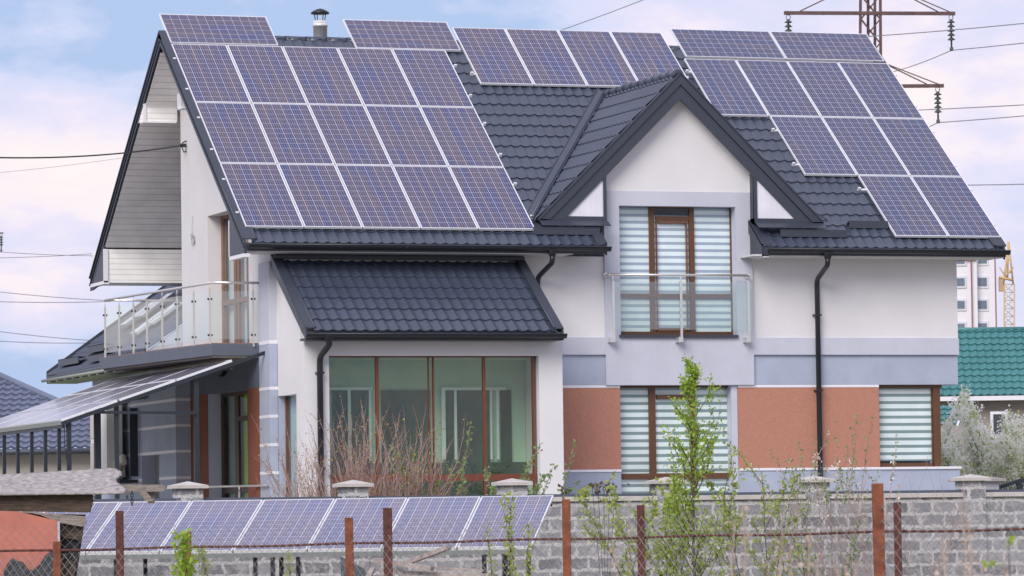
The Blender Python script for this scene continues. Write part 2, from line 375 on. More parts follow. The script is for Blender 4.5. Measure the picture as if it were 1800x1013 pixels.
# boxed eave ends
def tri_end(pts, x, w_, sg=1): 
    mb = MB(); mb.prism([(x, y, z) for y, z in pts], (w_, 0, 0)); return mb
ye = onx(403, 436, XL).y
build('eave_end', tri_end([(EY+.03, EZ-.16), (ye, EZ-.18), (ye, rz(ye)-.1), (EY+.03, EZ-.02)], XL+.004, .05), TRIM, H)
tb = MB(); tb.box((XL-.004, EY, EZ-.225), (XL+.1, ye+.03, EZ-.165)); tb.box((XL-.004, ye, EZ-.22), (XL+.08, ye+.03, rz(ye)-.25))
build('eave_trim', tb, WTRIM, H)
yb1 = onx(182, 470, XL).y; YE2 = 2*RY-EY
zb0 = onx(182, 497, XL).z; zb1 = onx(182, 438, XL).z
build('eave_end', tri_end([(YE2-.03, EZ-.16), (yb1, zb0+.03), (yb1, rz(yb1)-.08), (YE2-.03, EZ-.02)], XL+.004, .05), TRIM, H)
tb = MB(); tb.box((XL-.004, yb1-.03, zb0-.03), (XL+.1, YE2, zb0+.03)); tb.box((XL-.006, yb1-.03, zb0), (XL+.08, yb1, zb1)); build('eave_trim', tb, WTRIM, H)
sb = MB(); sb.box((XL+.02, yb1, zb0), (4, YE2-.1, zb1)); build('eave_box', sb, SIDING, H)
# underside of the back slope, clad in white boards
sd2 = MB(); sd2.quad((XL+.03, RY+.1, RZ-.3), (12.8, RY+.1, RZ-.3), (12.8, yb1+.02, rz(yb1)-.22), (XL+.03, yb1+.02, rz(yb1)-.22)); build('soffit', sd2, SIDING, H)
# boxed collar high under the gable
P1 = onx(252, 183, XL); P2 = onx(252, 213, XL)
cb = MB(); cb.box((XL+.01, P1.y, P2.z), (.52, P1.y+.7, P1.z+.02)); 
build('collar_box', cb, SIDING, H)
cb = MB(); cb.box((XL-.005, P1.y-.02, P2.z), (XL+.05, P1.y, P1.z)); cb.box((XL-.005, P1.y-.02, P2.z-.03), (XL+.6, P1.y+.22, P2.z)); 
Q1 = onx(313, 165, XL); Q2 = onx(313, 190, XL)
cb.box((XL-.005, Q1.y-.02, Q2.z), (XL+.05, Q1.y+.04, Q1.z)); cb.box((XL-.005, Q1.y-.3, Q2.z-.035), (XL+.3, Q1.y+.02, Q2.z))
build('collar_trim', cb, WTRIM, H)
# front soffit
sf = MB(); sf.box((XL+.02, EY-.0, EZ-.14), (5.62, YW, EZ-.11)); sf.box((8.88, EY, EZ-.14), (XRR-.03, YW, EZ-.11)); build('soffit', sf, SOFFITM, H)
sf = MB(); sf.box((XL+.02, EY-.03, EZ-.125), (XA+.01, EY, EZ+.008)); sf.box((XBb, EY-.03, EZ-.125), (XRR, EY, EZ+.008)); build('fascia', sf, TRIM, H)
# right hand rake closing of the short eave left and right of the bay
er = MB()
er.prism([(XA, EY, EZ-.15), (XA, 1.0, rz(1.0)-.15), (XA, 1.0, rz(1.0)+.06), (XA, EY, EZ+.06)], (.03, 0, 0))
er.prism([(XA-.16, EY, EZ+.03), (XA-.16, 1.0, rz(1.0)+.03), (XA-.16, 1.0, rz(1.0)+.065), (XA-.16, EY, EZ+.065)], (.19, 0, 0))
er.prism([(XBb, EY, EZ-.15), (XBb, 1.0, rz(1.0)-.15), (XBb, 1.0, rz(1.0)+.06), (XBb, EY, EZ+.06)], (-.03, 0, 0))
er.prism([(XBb-.03, EY, EZ+.03), (XBb-.03, 1.0, rz(1.0)+.03), (XBb-.03, 1.0, rz(1.0)+.065), (XBb-.03, EY, EZ+.065)], (.19, 0, 0))
er.prism([(XBb, EY+.02, EZ-.12), (XBb, YW, EZ-.12), (XBb, YW, rz(YW)), (XBb, EY+.02, EZ)], (.02, 0, 0))
build('eave_flashing', er, TRIM, H)
sf = MB(); sf.box((XBb-.01, EY+.0, EZ-.16), (XBb+.1, YW, EZ-.105)); build('eave_trim', sf, WTRIM, H)

# gutters: half round channel with brackets
def gutter(x0, x1, y, z, parent, r=.065):
    mb = MB(); vs = []; n = 10
    for x in (x0, x1):
        for k in range(n+1):
            a = pi*k/n; vs.append(Vector((x, y+r*cos(a), z-r*sin(a))))
        for k in range(n, -1, -1):
            a = pi*k/n; vs.append(Vector((x, y+(r-.006)*cos(a), z-(r-.006)*sin(a))))
    m_ = 2*(n+1); mb.add(vs, [(k, (k+1) % m_, (k+1) % m_+m_, k+m_) for k in range(m_)], True)
    mb.tube([(x0, y-r, z+.006), (x1, y-r, z+.006)], .012, 6)
    for x in (x0, x1): mb.add([Vector((x, y+r*cos(pi*k/n), z-r*sin(pi*k/n))) for k in range(n+1)], [tuple(range(n+1))])
    x = x0+.4
    while x < x1:
        mb.box((x, y-r-.008, z-.04), (x+.02, y+r, z+.014)); x += 1.15
    return build('gutter', mb, PIPE, parent)
gutter(XL+.04, ony(1073, 436, -.33).x, -.33, EZ-.03, H); gutter(ony(1352, 443, -.33).x, XRR+.04, -.33, EZ-.03, H)
def downpipe(pts, r=.045, parent=H, clips=()):
    mb = MB(); P = [Vector(p) for p in pts]; pp = [P[0]]
    for i in range(1, len(P)-1):                       # round the bends
        a = (P[i-1]-P[i]).normalized(); b = (P[i+1]-P[i]).normalized(); q = min(.11, (P[i-1]-P[i]).length*.45, (P[i+1]-P[i]).length*.45)
        for t in (0, .25, .5, .75, 1):
            u = P[i]+a*q*(1-t)**2+b*q*t**2; pp.append(u)
    pp.append(P[-1]); mb.tube(pp, r, 12)
    mb.lathe((P[0].x, P[0].y, P[0].z-.02), [(r*1.1, -.02), (r*1.9, .08), (r*1.9, .1)], 12)
    for z in clips:
        mb.box((P[-1].x-r-.012, P[-1].y-r-.008, z), (P[-1].x+r+.012, YW if P[-1].y > -1 else YP, z+.03))
    return build('downpipe', mb, PIPE, parent)
a0 = ony(1455, 452, -.33); a1 = ony(1455, 466, -.33); a2 = ony(1436, 492, .30); a3 = ony(1438, 792, .30)
downpipe([a0, a1, a2, Vector((a2.x, a2.y, .3))], clips=(5.2, 3.9, 2.4))
a0 = ony(971, 447, -.33); a1 = ony(971, 462, -.33); a2 = ony(945, 488, .30)
downpipe([a0, a1, a2, Vector((a2.x, a2.y, 5.2))])

# wall made of strips round its openings, with reveals
def wall(name, p0, ax, z0, z1, length, holes, depth, m, thick=.3, parent=H, inward=None):
    """p0 origin (x,y), ax unit direction, holes [(u0,u1,za,zb)]; solid thick slab pieces"""
    mb = MB(); ax = Vector((ax[0], ax[1], 0)); inw = Vector(inward)*thick
    us = sorted({0, length, *[h[0] for h in holes], *[h[1] for h in holes]}); us = [u for u in us if 0 <= u <= length]
    for a, b in zip(us, us[1:]):
        hs = sorted([(h[2], h[3]) for h in holes if h[0] <= a+1e-6 and h[1] >= b-1e-6]); z = z0
        for (ha, hb) in hs+[(z1, z1)]:
            if ha > z+1e-5: mb.obox(Vector((p0[0], p0[1], z))+ax*a, ax*(b-a), inw, (0, 0, ha-z))
            z = max(z, hb)
    return build(name, mb, m, parent)

def pr(px, py, y): v = ony(px, py, y); return v.x, v.z
# front facade measurements, all on the wall plane y = YW
zB1 = ony(1350, 593.5, YW-.05).z; zB2 = ony(1350, 624, YW-.05).z; zL = ony(1350, 677, YW).z; zL2 = ony(1350, 681.5, YW).z
zT = ony(1350, 823, YW).z; zT2 = ony(1350, 827.5, YW).z
zSof = EZ-.13
xBL = ony(1065, 600, YB).x; xBR = ony(1325, 600, YB).x
xW0, zWt = pr(1090, 679, YW); xW1 = ony(1298, 750, YW).x; zWb = 1.0
xC0, zC1 = pr(1545, 681.5, YW); zC0 = ony(1600, 819, YW).z; xC1 = ony(1655, 750, YW).x
XS = xBL-.02
f = (0, 1, 0)
wall('wall', (XP0, YW), (1, 0), zB1, zSof, xBL-XP0, [], .3, WHITE, inward=f)
wall('wall', (xBR, YW), (1, 0), zB1, zSof, XR-xBR, [], .3, WHITE, inward=f)
def slab(name, x0, x1, y0, y1, z0, z1, m): mb = MB(); mb.box((x0, y0, z0), (x1, y1, z1)); return build(name, mb, m, H, .006)
slab('grey_band', 4.9, xBL, YW-.05, YW+.2, zB2, zB1, GREY); slab('grey_band', xBR, ony(1686, 610, YW-.05).x, YW-.05, YW+.2, zB2, zB1, GREY)
xBe = ony(1684, 650, YW).x
slab('blue_band', 4.9, xBL, YW, YW+.2, zL, zB2, BLUE); slab('blue_band', xBR, xBe, YW, YW+.2, zL, zB2, BLUE)
slab('white_line', 4.9, xW0, YW-.006, YW+.2, zL2, zL, WTRIM); slab('white_line', xW1, xC0, YW-.006, YW+.2, zL2, zL, WTRIM)
slab('terracotta_wall', 4.9, xW0, YW, YW+.25, zT, zL2, TERRA); slab('terracotta_wall', xW1, xC0, YW, YW+.25, zT, zL2, TERRA)
slab('white_line', 4.9, xW0, YW-.02, YW+.2, zT2, zT, WTRIM); slab('white_line', xW1, xC0, YW-.02, YW+.2, zT2, zT, WTRIM)
slab('plinth', 4.9, xW0, YW, YW+.3, 0, zT2, BLUE); slab('plinth', xW1, xBe, YW, YW+.3, 0, zT2, BLUE)
slab('white_line', xC0, xBe+.02, YW-.03, YW+.6, zT2, zT, WTRIM)
# window reveal right of the lower window
slab('window_reveal', ony(1287.5, 750, YW).x+.0, xW1-.003, YW+.015, YW+.3, 0.05, zL, GREY)
# house core behind the facade
core = MB(); core.box((xBR+.2, YW+.9, 0), (XR, 9.6, zSof)); core.box((3.5, 6.2, 0), (XR-.01, 9.6, zSof-.02)); core.box((5.2, 4, 0), (xBR+.3, 6.3, zSof-.01))
build('rear_wall', core, WHITE, H)
gr = MB(); gr.prism([(XR-.3, YW, zSof), (XR-.3, 9.6, zSof), (XR-.3, 9.6, rz(9.6)-.2), (XR-.3, RY, RZ-.25), (XR-.3, YW, rz(YW)-.2)], (.3, 0, 0)); build('gable_wall', gr, WHITE, H)
sw = MB(); sw.box((XR-.3, YW+.301, zB1), (XR-.001, 9.6, zSof-.001)); sw.box((XR-.3, YW+.31, zL), (xBe, 9.6, zB1)); sw.box((XR-.6, YW+1.2, .05), (xC1-.1, 9.6, zL)); build('side_wall', sw, WHITE, H)

# ---- window builder on a y plane; px measurements
def frame_px(mb, y, rects, d=.06):
    for i, (x0, y0, x1, y1) in enumerate(rects):
        a = ony(x0, y0, y); b = ony(x1, y1, y); mb.box((a.x, y-.0013*i, b.z), (b.x, y+d-.0007*i, a.z))
# dormer french window (bay wall y = YB)
HX0, HZ1 = pr(1088, 361.5, YB); HX1 = ony(1294, 450, YB).x; HZ0 = ony(1190, 589, YB).z
zBb = ony(1190, 677, YB).z; zG = ony(1190, 337, YB).z
bay = MB()
wall('bay_wall', (xBL, YB), (1, 0), zBb, zG, xBR-xBL, [(HX0-xBL, HX1-xBL, HZ0, HZ1)], .3, GREY, inward=f)
YF = YB+.20
wf = MB(); frame_px(wf, YF, [(1141, 364, 1153, 586), (1211, 364, 1223, 586), (1283.5, 364, 1292, 586), (1153, 364, 1211, 367), (1153, 380, 1211, 387.5), (1085, 361, 1294, 364.5), (1085, 516, 1292, 524.5), (1085, 583, 1292, 592)])
win = build('french_window', wf, BROWN, H)
wf = MB(); frame_px(wf, YF-.015, [(1153.5, 388, 1157.5, 583), (1206, 388, 1210.5, 583), (1157.5, 388, 1206, 393), (1157.5, 576.5, 1206, 583)], .05); build('door_leaf', wf, mat('brown door leaf', (.15, .062, .026), .4, .1, 9), win)
a = ony(1085, 364, YF+.02); b = ony(1292, 586, YF+.02)
pn = MB(); pn.box((a.x, YF+.02, b.z), (b.x, YF+.026, a.z)); build('pane', pn, GLASSB, win)
bl = MB(); c_ = ony(1211, 380, YF+.1); bl.box((a.x, YF+.05, b.z), (ony(1150, 400, YF).x, YF+.054, a.z)); bl.box((ony(1150, 400, YF).x+.003, YF+.05, b.z+.06), (c_.x, YF+.054, c_.z)); bl.box((c_.x+.003, YF+.05, b.z), (b.x, YF+.054, a.z)); build('blind', bl, BLINDU, win)
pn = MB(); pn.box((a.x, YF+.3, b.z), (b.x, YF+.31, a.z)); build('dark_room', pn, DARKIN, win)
sl = MB(); a = ony(1090, 588.5, YB-.04); b = ony(1298, 594, YB-.04); sl.box((a.x, YB-.05, b.z), (b.x, YB+.2, a.z)); build('window_sill', sl, TRIM, win)
# Juliet balcony: rail, three flat posts, one glass sheet
YJ = YB-.16
ju = MB(); a = ony(1070, 483, YJ); b = ony(1317, 484.5, YJ); ju.tube([a, b], .021, 12)
for q in (a, b):
    ju.tube([q+Vector((0, .0, 0)), Vector((q.x, YB-.002, q.z))], .016, 8); ju.tube([Vector((q.x, YB-.02, q.z)), Vector((q.x, YB-.002, q.z))], .045, 14)
    ju.tube([q-Vector((.012, 0, 0)), q+Vector((.012, 0, 0))], .036, 14)
jr = build('juliet_railing', ju, STEEL, H)
for px_ in (1077.5, 1196.5, 1315):
    t_ = ony(px_, 494, YJ); bt = ony(px_+1, 602, YJ)
    mb = MB(); mb.box((t_.x-.02, YJ-.02, bt.z), (t_.x+.02, YJ+.02, t_.z)); mb.tube([t_, t_+Vector((0, 0, .13))], .007, 6)
    mb.box((t_.x-.06, YJ-.03, bt.z-.0), (t_.x+.02, YB-.001, bt.z+.09)); po = build('post', mb, STEEL, jr, .004)
    for py_ in (506, 570):
        k = ony(px_+2, py_, YJ-.03); mb = MB(); mb.tube([k, k+Vector((0, .04, 0))], .017, 10); build('clamp', mb, STEEL, po)
a = ony(1079, 495, YJ+.03); b = ony(1322, 580, YJ+.03); mb = MB(); mb.box((a.x, YJ+.03, b.z), (b.x, YJ+.04, a.z)); build('glass_panel', mb, RAILG, jr)
# lower window
YL = YW+.18
wf = MB(); frame_px(wf, YL, [(1141, 679, 1155, 900), (1213, 679, 1225, 900), (1284, 679, 1292, 900), (1155, 679, 1213, 681.5), (1155, 694.5, 1213, 702), (1085, 676, 1292, 681.5), (1085, 833, 1292, 841), (1085, 930, 1292, 940)])
win = build('window', wf, BROWN, H)
a = ony(1086, 679, YL+.02); b = ony(1292, 930, YL+.02)
mb = MB(); mb.box((a.x, YL+.02, b.z), (b.x, YL+.026, a.z)); build('pane', mb, GLASSB, win)
mb = MB(); mb.box((a.x, YL+.06, b.z), (b.x, YL+.064, a.z)); build('blind', mb, BLINDL, win)
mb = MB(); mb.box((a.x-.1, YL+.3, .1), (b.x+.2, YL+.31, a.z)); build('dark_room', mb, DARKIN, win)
# corner window, right
YC = YW+.10
wf = MB(); frame_px(wf, YC, [(1640, 679, 1655, 820), (1541, 814.5, 1640, 820), (1541, 676, 1655, 682)], .09); frame_px(wf, YC+.02, [(1637, 681, 1640, 815)], .03)
win = build('corner_window', wf, BROWN, H)
a = ony(1541, 680, YC+.03); b = ony(1640, 816, YC+.03)
mb = MB(); mb.box((a.x, YC+.03, b.z), (b.x, YC+.036, a.z)); build('pane', mb, GLASSB, win)
mb = MB(); q = ony(1640, 810, YC+.12); mb.box((a.x, YC+.08, q.z), (b.x, YC+.084, a.z)); build('blind', mb, BLINDL, win)
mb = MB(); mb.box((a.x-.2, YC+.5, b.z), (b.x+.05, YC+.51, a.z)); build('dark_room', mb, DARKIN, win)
slab('wall_corner', xC1-.13, xC1, YC+.09, YC+1.5, zT, zL, BLUE)

# ---- dormer
ap = ony(1195, 128, .13); YFa = .13; m45 = .975
def gl(x, off=0): return ap.z-off - m45*abs(x-ap.x)
zft = ony(1195, 388, YFa).z
hw = (ap.z-zft)/m45
fo = .455
fb = MB()
for sg in (-1, 1):
    A_ = (ap.x, ap.z); B_ = (ap.x+sg*hw, zft)
    C_ = (ap.x+sg*(hw-fo/m45), zft); D_ = (ap.x, ap.z-fo)
    fb.prism([(x, YFa, z) for x, z in ((ap.x, ap.z-.205), (ap.x+sg*(hw-.205/m45), zft), C_, D_)], (0, .06, 0))
    fb.prism([(x, YFa-.03, z) for x, z in (A_, B_, (ap.x+sg*(hw-.2/m45), zft), (ap.x, ap.z-.2))], (0, .09, 0))
    fb.prism([(x, YFa-.05, z) for x, z in ((ap.x, ap.z+.012), (ap.x+sg*hw, zft+.012), (ap.x+sg*hw, zft-.02), (ap.x, ap.z-.02))], (0, .25, 0))
build('dormer_fascia', fb, TRIM, H)
# side infill triangles with dark borders
si = MB(); sdk = MB(); fl = MB()
for sg, pxv in ((-1, 1066.5), (1, 1326)):
    xv = ony(pxv, 350, YFa).x; xo = ap.x+sg*(hw-fo/m45)
    zt = gl(xv, fo)
    si.prism([(xo, YFa+.03, zft), (xv, YFa+.03, zft), (xv, YFa+.03, zt)], (0, .03, 0))
    x2 = xv+sg*.055
    sdk.box((min(xv, x2), YFa+.005, zft-.02), (max(xv, x2), YFa+.2, zt+.05)); sdk.box((min(xv, xo+sg*.3), YFa+.004, zft-.02), (max(xv, xo+sg*.3), YFa+.22, zft+.055))
    xs = ap.x+sg*(hw+.0)
    fl.prism([(min(xv, xs), YFa-.03, zft-.02), (max(xv, xs), YFa-.03, zft-.02), (max(xv, xs), YFa-.2, zft-.11), (min(xv, xs), YFa-.2, zft-.11)], (0, 0, -.01))
build('dormer_infill', si, SIDINGV, H); build('dormer_border', sdk, TRIM, H); build('dormer_flashing', fl, TRIM, H)
# gable wall of the dormer
dg = MB(); dg.prism([(xBL+.01, YB+.02, zG), (xBR-.01, YB+.02, zG), (xBR-.01, YB+.02, gl(xBR, fo-.1)), (ap.x, YB+.02, ap.z-fo+.1), (xBL+.01, YB+.02, gl(xBL, fo-.1))], (0, .3, 0)); build('dormer_wall', dg, WHITE, H)
# soffit under the dormer overhang
ds = MB()
for sg in (-1, 1):
    ds.prism([(ap.x, YFa+.06, ap.z-fo+.10), (ap.x+sg*(hw-.3), YFa+.06, ap.z-fo+.10-m45*(hw-.3)), (ap.x+sg*(hw-.3), YFa+.06, ap.z-fo+.07-m45*(hw-.3)), (ap.x, YFa+.06, ap.z-fo+.07)], (0, .24, 0))
ds.box((xBR-.02, YFa+.1, zft), (xBR+.1, YB+.3, gl(xBR, fo)+.05))
build('soffit', ds, WTRIM, H)
# dormer tiles: run into the main roof
vyr = (ap.z+.02-EZ)/((RZ-EZ)/(RY-EY))+EY
for sg in (-1, 1):
    vd = Vector((-sg, 0, m45)).normalized(); L_ = sqrt(1+m45*m45)*hw
    o = Vector((ap.x+sg*hw, YFa+.03, zft-.02))
    tile_sheet('dormer_roof', o, (0, 1, 0), vd, vyr-YFa+.1, L_, ROOFM, H, keep=lambda p: p.z > rz(p.y)-.12 , seg=8, A=.026, st=.02)
rc = MB(); nseg = 10
for i in range(nseg):
    y0 = YFa+.05+(vyr-YFa)*i/nseg; rc.tube([(ap.x, y0, ap.z-.02), (ap.x, y0+(vyr-YFa)/nseg+.02, ap.z-.02)], [.088, .083], 12)
build('ridge_cap', rc, ROOFM, H)
vf = MB()
mr_ = (RZ-EZ)/(RY-EY)
for sg in (-1, 1):
    top = Vector((ap.x, vyr, ap.z-.0)); yf = (zft-EZ)/mr_+EY; bot = Vector((ap.x+sg*hw, yf, zft))
    nrm = Vector((0, -mr_, 1)).normalized(); d_ = (top-bot); sd_ = Vector((sg, 0, 0))
    vf.obox(bot+nrm*.055, sd_*.18, nrm*.012, d_); vf.tube([bot+nrm*.07+sd_*.04, top+nrm*.07+sd_*.04], .018, 6)
    vf.tube([bot+nrm*.07+sd_*.18, top+nrm*.07+sd_*.18], .012, 6)
build('valley_flashing', vf, ROOFM, H)
# snow guards: long angle strips standing on the tiles
def guard(x0, x1, y):
    mb = MB(); z = rz(y)+.035; mb.box((x0, y-.015, z), (x1, y, z+.13)); mb.prism([(x0, y, z+.13), (x0, y+.14, z+.08), (x0, y+.14, z+.065), (x0, y, z+.115)], (x1-x0, 0, 0))
    return build('snow_guard', mb, TRIM, H)
guard(ony(938, 405, -.02).x, ony(1054, 405, -.02).x, -.02); guard(ony(1371, 412, -.02).x, ony(1489, 412, -.02).x, -.02)
guard(ony(1490, 393, .28).x, ony(1558, 394, .28).x, .22)

# ---- porch (sun room)
ZE = 4.82; YE3 = -1.62; XPR0, XPR1 = ony(537, 590, YE3).x, ony(991, 590, YE3).x
ztop = ony(700, 455, YW).z
pv = Vector((0, YW-YE3, ztop-ZE)); 
tile_sheet('porch_roof', (XPR0+.13, YE3, ZE), (1, 0, 0), pv, XPR1-XPR0-.26, pv.length-.12, ROOFM, H, u0=.05)
pf = MB()
for x0, sg in ((XPR0, 1), (XPR1, -1)):
    a = Vector((x0, YE3, ZE-.14)); b = Vector((x0, YW, ztop-.14))
    pf.prism([a, b, b+Vector((0, 0, .2)), a+Vector((0, 0, .2))], (sg*.03, 0, 0))
    a = Vector((x0, YE3, ZE+.05)); b = Vector((x0, YW, ztop+.05)); pf.prism([a, b, b+Vector((0, 0, .02)), a+Vector((0, 0, .02))], (sg*.16, 0, 0)); pf.tube([a+Vector((sg*.16, 0, .015)), b+Vector((sg*.16, 0, .015))], .018, 6)
pf.box((XPR0+.02, YW-.17, ztop-.02), (XPR1-.02, YW, ztop+.04)); pf.box((XPR0, YW-.03, ztop+.04), (XPR1, YW-.002, ztop+.10))
pf.box((XPR0+.02, YE3+.02, ZE-.14), (XPR1-.02, YE3+.05, ZE+.0))
build('porch_trim', pf, TRIM, H)
gutter(XPR0-.02, XPR1+.02, YE3-.06, ZE-.05, H, .06)
sf = MB(); sf.box((XPR0+.03, YE3+.05, ZE-.14), (XPR1-.03, YP, ZE-.10)); build('soffit', sf, TRIM, H)
x0, z1 = pr(578, 625.5, YP); x1 = ony(948, 700, YP).x; zw0 = ony(700, 935, YP).z
wall('porch_wall', (XP0, YP), (1, 0), 0, ZE-.13, XP1-XP0, [(x0-XP0, x1-XP0, zw0, z1)], .25, WHITE, .22, inward=f)
zs = onx(510, 694, XP0).z; ys1 = onx(521, 700, XP0).y; ys0 = YW+.05
wall('porch_wall', (XP0, YP+.221), (0, 1), 0, ZE-.1, YW-YP-.221, [(ys1-YP-.221, YW-YP-.221, .9, zs)], .2, WHITE, .2, inward=(1, 0, 0))
tr = MB(); tr.prism([(XP0, YP+.23, ZE-.1), (XP0, YW, ZE-.1), (XP0, YW, ztop-.14), (XP0, YP+.23, ZE+.20)], (.2, 0, 0)); tr.prism([(XP1-.2, YP+.23, ZE-.1), (XP1-.2, YW, ZE-.1), (XP1-.2, YW, ztop-.14), (XP1-.2, YP+.23, ZE+.20)], (.2, 0, 0)); tr.box((XP1-.2, YP+.221, 0), (XP1, YW, ZE-.101)); tr.box((XP0+.02, YP+.02, ZE-.1), (XP1-.02, YP+.2, ZE+.05)); build('porch_wall', tr, WHITE, H)
YPF = YP+.12
wf = MB(); frame_px(wf, YPF, [(575, 622, 945, 628.5), (660, 627, 669, 935), (752.5, 627, 758, 935), (760.5, 627, 766.5, 935), (848, 627, 857, 935), (935, 627, 943, 935), (575, 836, 943, 845), (572, 627, 578, 935), (575, 925, 943, 935)])
win = build('porch_window', wf, mat('red brown window frame', (.15, .045, .024), .4, .12, 9), H)
a = ony(574, 626, YPF+.02); b = ony(943, 935, YPF+.02)
mb = MB(); mb.box((a.x, YPF+.02, b.z), (b.x, YPF+.026, a.z)); build('pane', mb, GLASS, win)
# room behind: pale ceiling, rear wall with white framed inner windows
YI = YP+1.3
ir = MB(); ir.box((XP0+.21, YI, .2), (XP1-.21, YI+.05, 4.45)); ir.box((XP0+.21, YP+.3, 4.42), (XP1-.21, YI, 4.46)); build('room_wall', ir, mat('sage room wall', (.42, .54, .42), .9, .08, 1.2), win)
ir = MB(); frame_px(ir, YI-.06, [(575, 681, 655, 686), (611, 684, 618, 810), (648, 684, 654, 810), (776, 681, 890, 686), (776, 684, 784, 808), (798, 684, 804, 808), (861, 684, 866, 808), (872, 684, 878, 808)], .05)
build('inner_frame', ir, mat('inner white frame', (.66, .72, .70), .5), win)
ir = MB(); frame_px(ir, YI-.03, [(585, 686, 611, 815), (618, 686, 648, 815), (670, 686, 758, 840), (784, 686, 798, 815), (804, 686, 861, 815), (880, 686, 900, 815), (585, 815, 960, 960)], .02)
build('inner_pane', ir, mat('dark green inner glass', (.012, .026, .014), .25, rgb2=(.045, .08, .04), vscale=1.5), win)
# side window of the porch corner
mb = MB(); mb.box((XP0+.003, YW+.003, 0), (XP0+.26, YW+.2, zs+.15)); build('blue_return', mb, BLUE, H)
wf = MB(); w0 = XP0+.12; wf.box((w0, ys1+.005, 1.3), (w0+.05, ys1+.05, zs)); wf.box((w0, YW-.06, 1.3), (w0+.05, YW-.002, zs)); wf.box((w0, ys1, 1.15), (w0+.05, YW, 1.35)); win = build('side_window', wf, BROWN, H)
mb = MB(); mb.box((w0+.02, ys1, 1.3), (w0+.026, YW, zs)); build('pane', mb, GLASSB, win)
mb = MB(); mb.box((w0+.08, ys1, .9), (w0+.084, YW, zs)); build('blind', mb, mat('pale roller blind', (.36, .45, .48), .8), win)
a0 = ony(578, 597, YE3-.05); a1 = ony(579, 606, YE3-.05); a2 = ony(562, 628, YP-.08)
downpipe([a0, a1, a2, Vector((a2.x, a2.y, .3))], .05, clips=(4.15, 2.6))

# ---- left flank: pillar, gable wall, lower walls with white lines
XU = XG+.06
zp = onx(460, 462, XG).z; yp1 = onx(455, 600, XG).y
zl1 = onx(464, 603, XG).z
slab('pillar', XG, XP0+.0-.002, YW+.001, yp1, 0, zl1-.03, BLUE); slab('pillar', XG, XP0-.002, YW+.001, yp1, zl1+.03, zp, GREY)
pyl = MB()
wl = MB(); wl.box((XG-.004, YW-.003, zl1-.03), (XP0-.001, yp1+.002, zl1+.03))
for py_ in (684, 733, 783, 832):
    z = onx(464, py_, XG).z; wl.box((XG-.004, YW-.003, z-.025), (XP0-.001, yp1+.002, z+.025))
build('white_line', wl, WTRIM, H)
# upper gable wall
yd1 = onx(365, 400, XU).y; yd0 = onx(437, 480, XU).y; zd1 = onx(366, 380, XU).z; zdk = 4.74; yk = onx(318, 300, XU).y
def gp(y0, y1, z0):
    poly = [(XU, y0, z0), (XU, y1, z0), (XU, y1, rz(y1)-.2)]
    if y0 < RY < y1: poly.append((XU, RY, RZ-.25))
    poly.append((XU, y0, rz(y0)-.2)); return poly
gw = MB(); gw.prism(gp(YW+.002, yd0, zdk), (.3, 0, 0)); gw.prism(gp(yd0, yd1, zd1), (.3, 0, 0)); gw.prism(gp(yd1, yk, zdk), (.3, 0, 0)); gw.box((XU+.301, yk-.3, zdk), (3.6, yk-.001, rz(yk)-.25)); gw.box((XU+.001, YW+.001, zp), (XP0-.001, YW+.3, zSof+.002))
build('gable_wall', gw, WHITE, H)
xd = XU+.24
wf = MB()
def fy(mb, x, rects, d=.05):
    for (pa_, pb_, y0, y1, z0, z1) in rects: mb.box((x, y0, z0), (x+d, y1, z1))
def Yx(px, x): return onx(px, 500, x).y
zr1 = onx(400, 528, xd).z; zr0 = onx(400, 537, xd).z
for (pL, pR) in ((389, 392.5), (411, 415), (416.5, 420), (433.5, 437)): wf.box((xd, Yx(pR, xd), zdk), (xd+.05, Yx(pL, xd), zd1))
wf.box((xd-.003, Yx(437, xd), zdk), (xd+.05, Yx(389, xd), zdk+.1)); wf.box((xd-.003, Yx(437, xd), zr0), (xd+.045, Yx(389, xd), zr1)); wf.box((xd-.003, Yx(437, xd), zd1-.06), (xd+.045, Yx(389, xd), zd1))
win = build('balcony_door', wf, mat('light brown door frame', (.20, .11, .07), .45, .1, 8), H)
mb = MB(); mb.box((xd+.02, Yx(437, xd), zdk), (xd+.026, Yx(389, xd), zd1)); build('pane', mb, GLASSB, win)
mb = MB(); mb.box((xd+.12, Yx(415, xd), zdk), (xd+.125, Yx(389, xd), zd1)); mb.box((xd+.11, Yx(437, xd), zdk), (xd+.115, Yx(415, xd)-.003, zd1)); build('curtain', mb, mat('white net curtain', (.50, .54, .56), .9, .08, 5, stretch=(8, 8, .5)), win)
# lower flank wall (x = XG) behind the terrace
zbm = onx(400, 688, XG).z; yl0 = onx(435, 750, XG).y; yl1 = onx(365, 750, XG).y; yst = onx(335, 750, XG).y
XV = .227
mb = MB(); mb.box((XG, yp1, zbm), (XG+.3, yst, 4.55)); build('terrace_beam', mb, mat('shaded wall render', (.10, .12, .17), .85, .05, 2), H)  # wall over the terrace, its shade put into a dark colour
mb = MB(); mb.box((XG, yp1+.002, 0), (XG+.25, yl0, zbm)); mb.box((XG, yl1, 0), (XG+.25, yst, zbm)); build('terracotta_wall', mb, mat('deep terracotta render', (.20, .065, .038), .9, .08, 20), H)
mb = MB(); mb.box((XG+.01, yl1-.001, 0), (XG+.24, yl1+.1, zbm-.001)); mb.quad((XG+.012, yl1-.004, 0), (XG+.24, yl1-.004, 0), (XG+.24, yl1-.004, zbm), (XG+.012, yl1-.004, zbm)); build('window_reveal', mb, GREY, H)
xt = XG+.24
wf = MB()
for (pL, pR) in ((387.5, 390.5), (410, 416.5), (433, 437)): wf.box((xt, Yx(pR, xt), .3), (xt+.05, Yx(pL, xt), zbm))
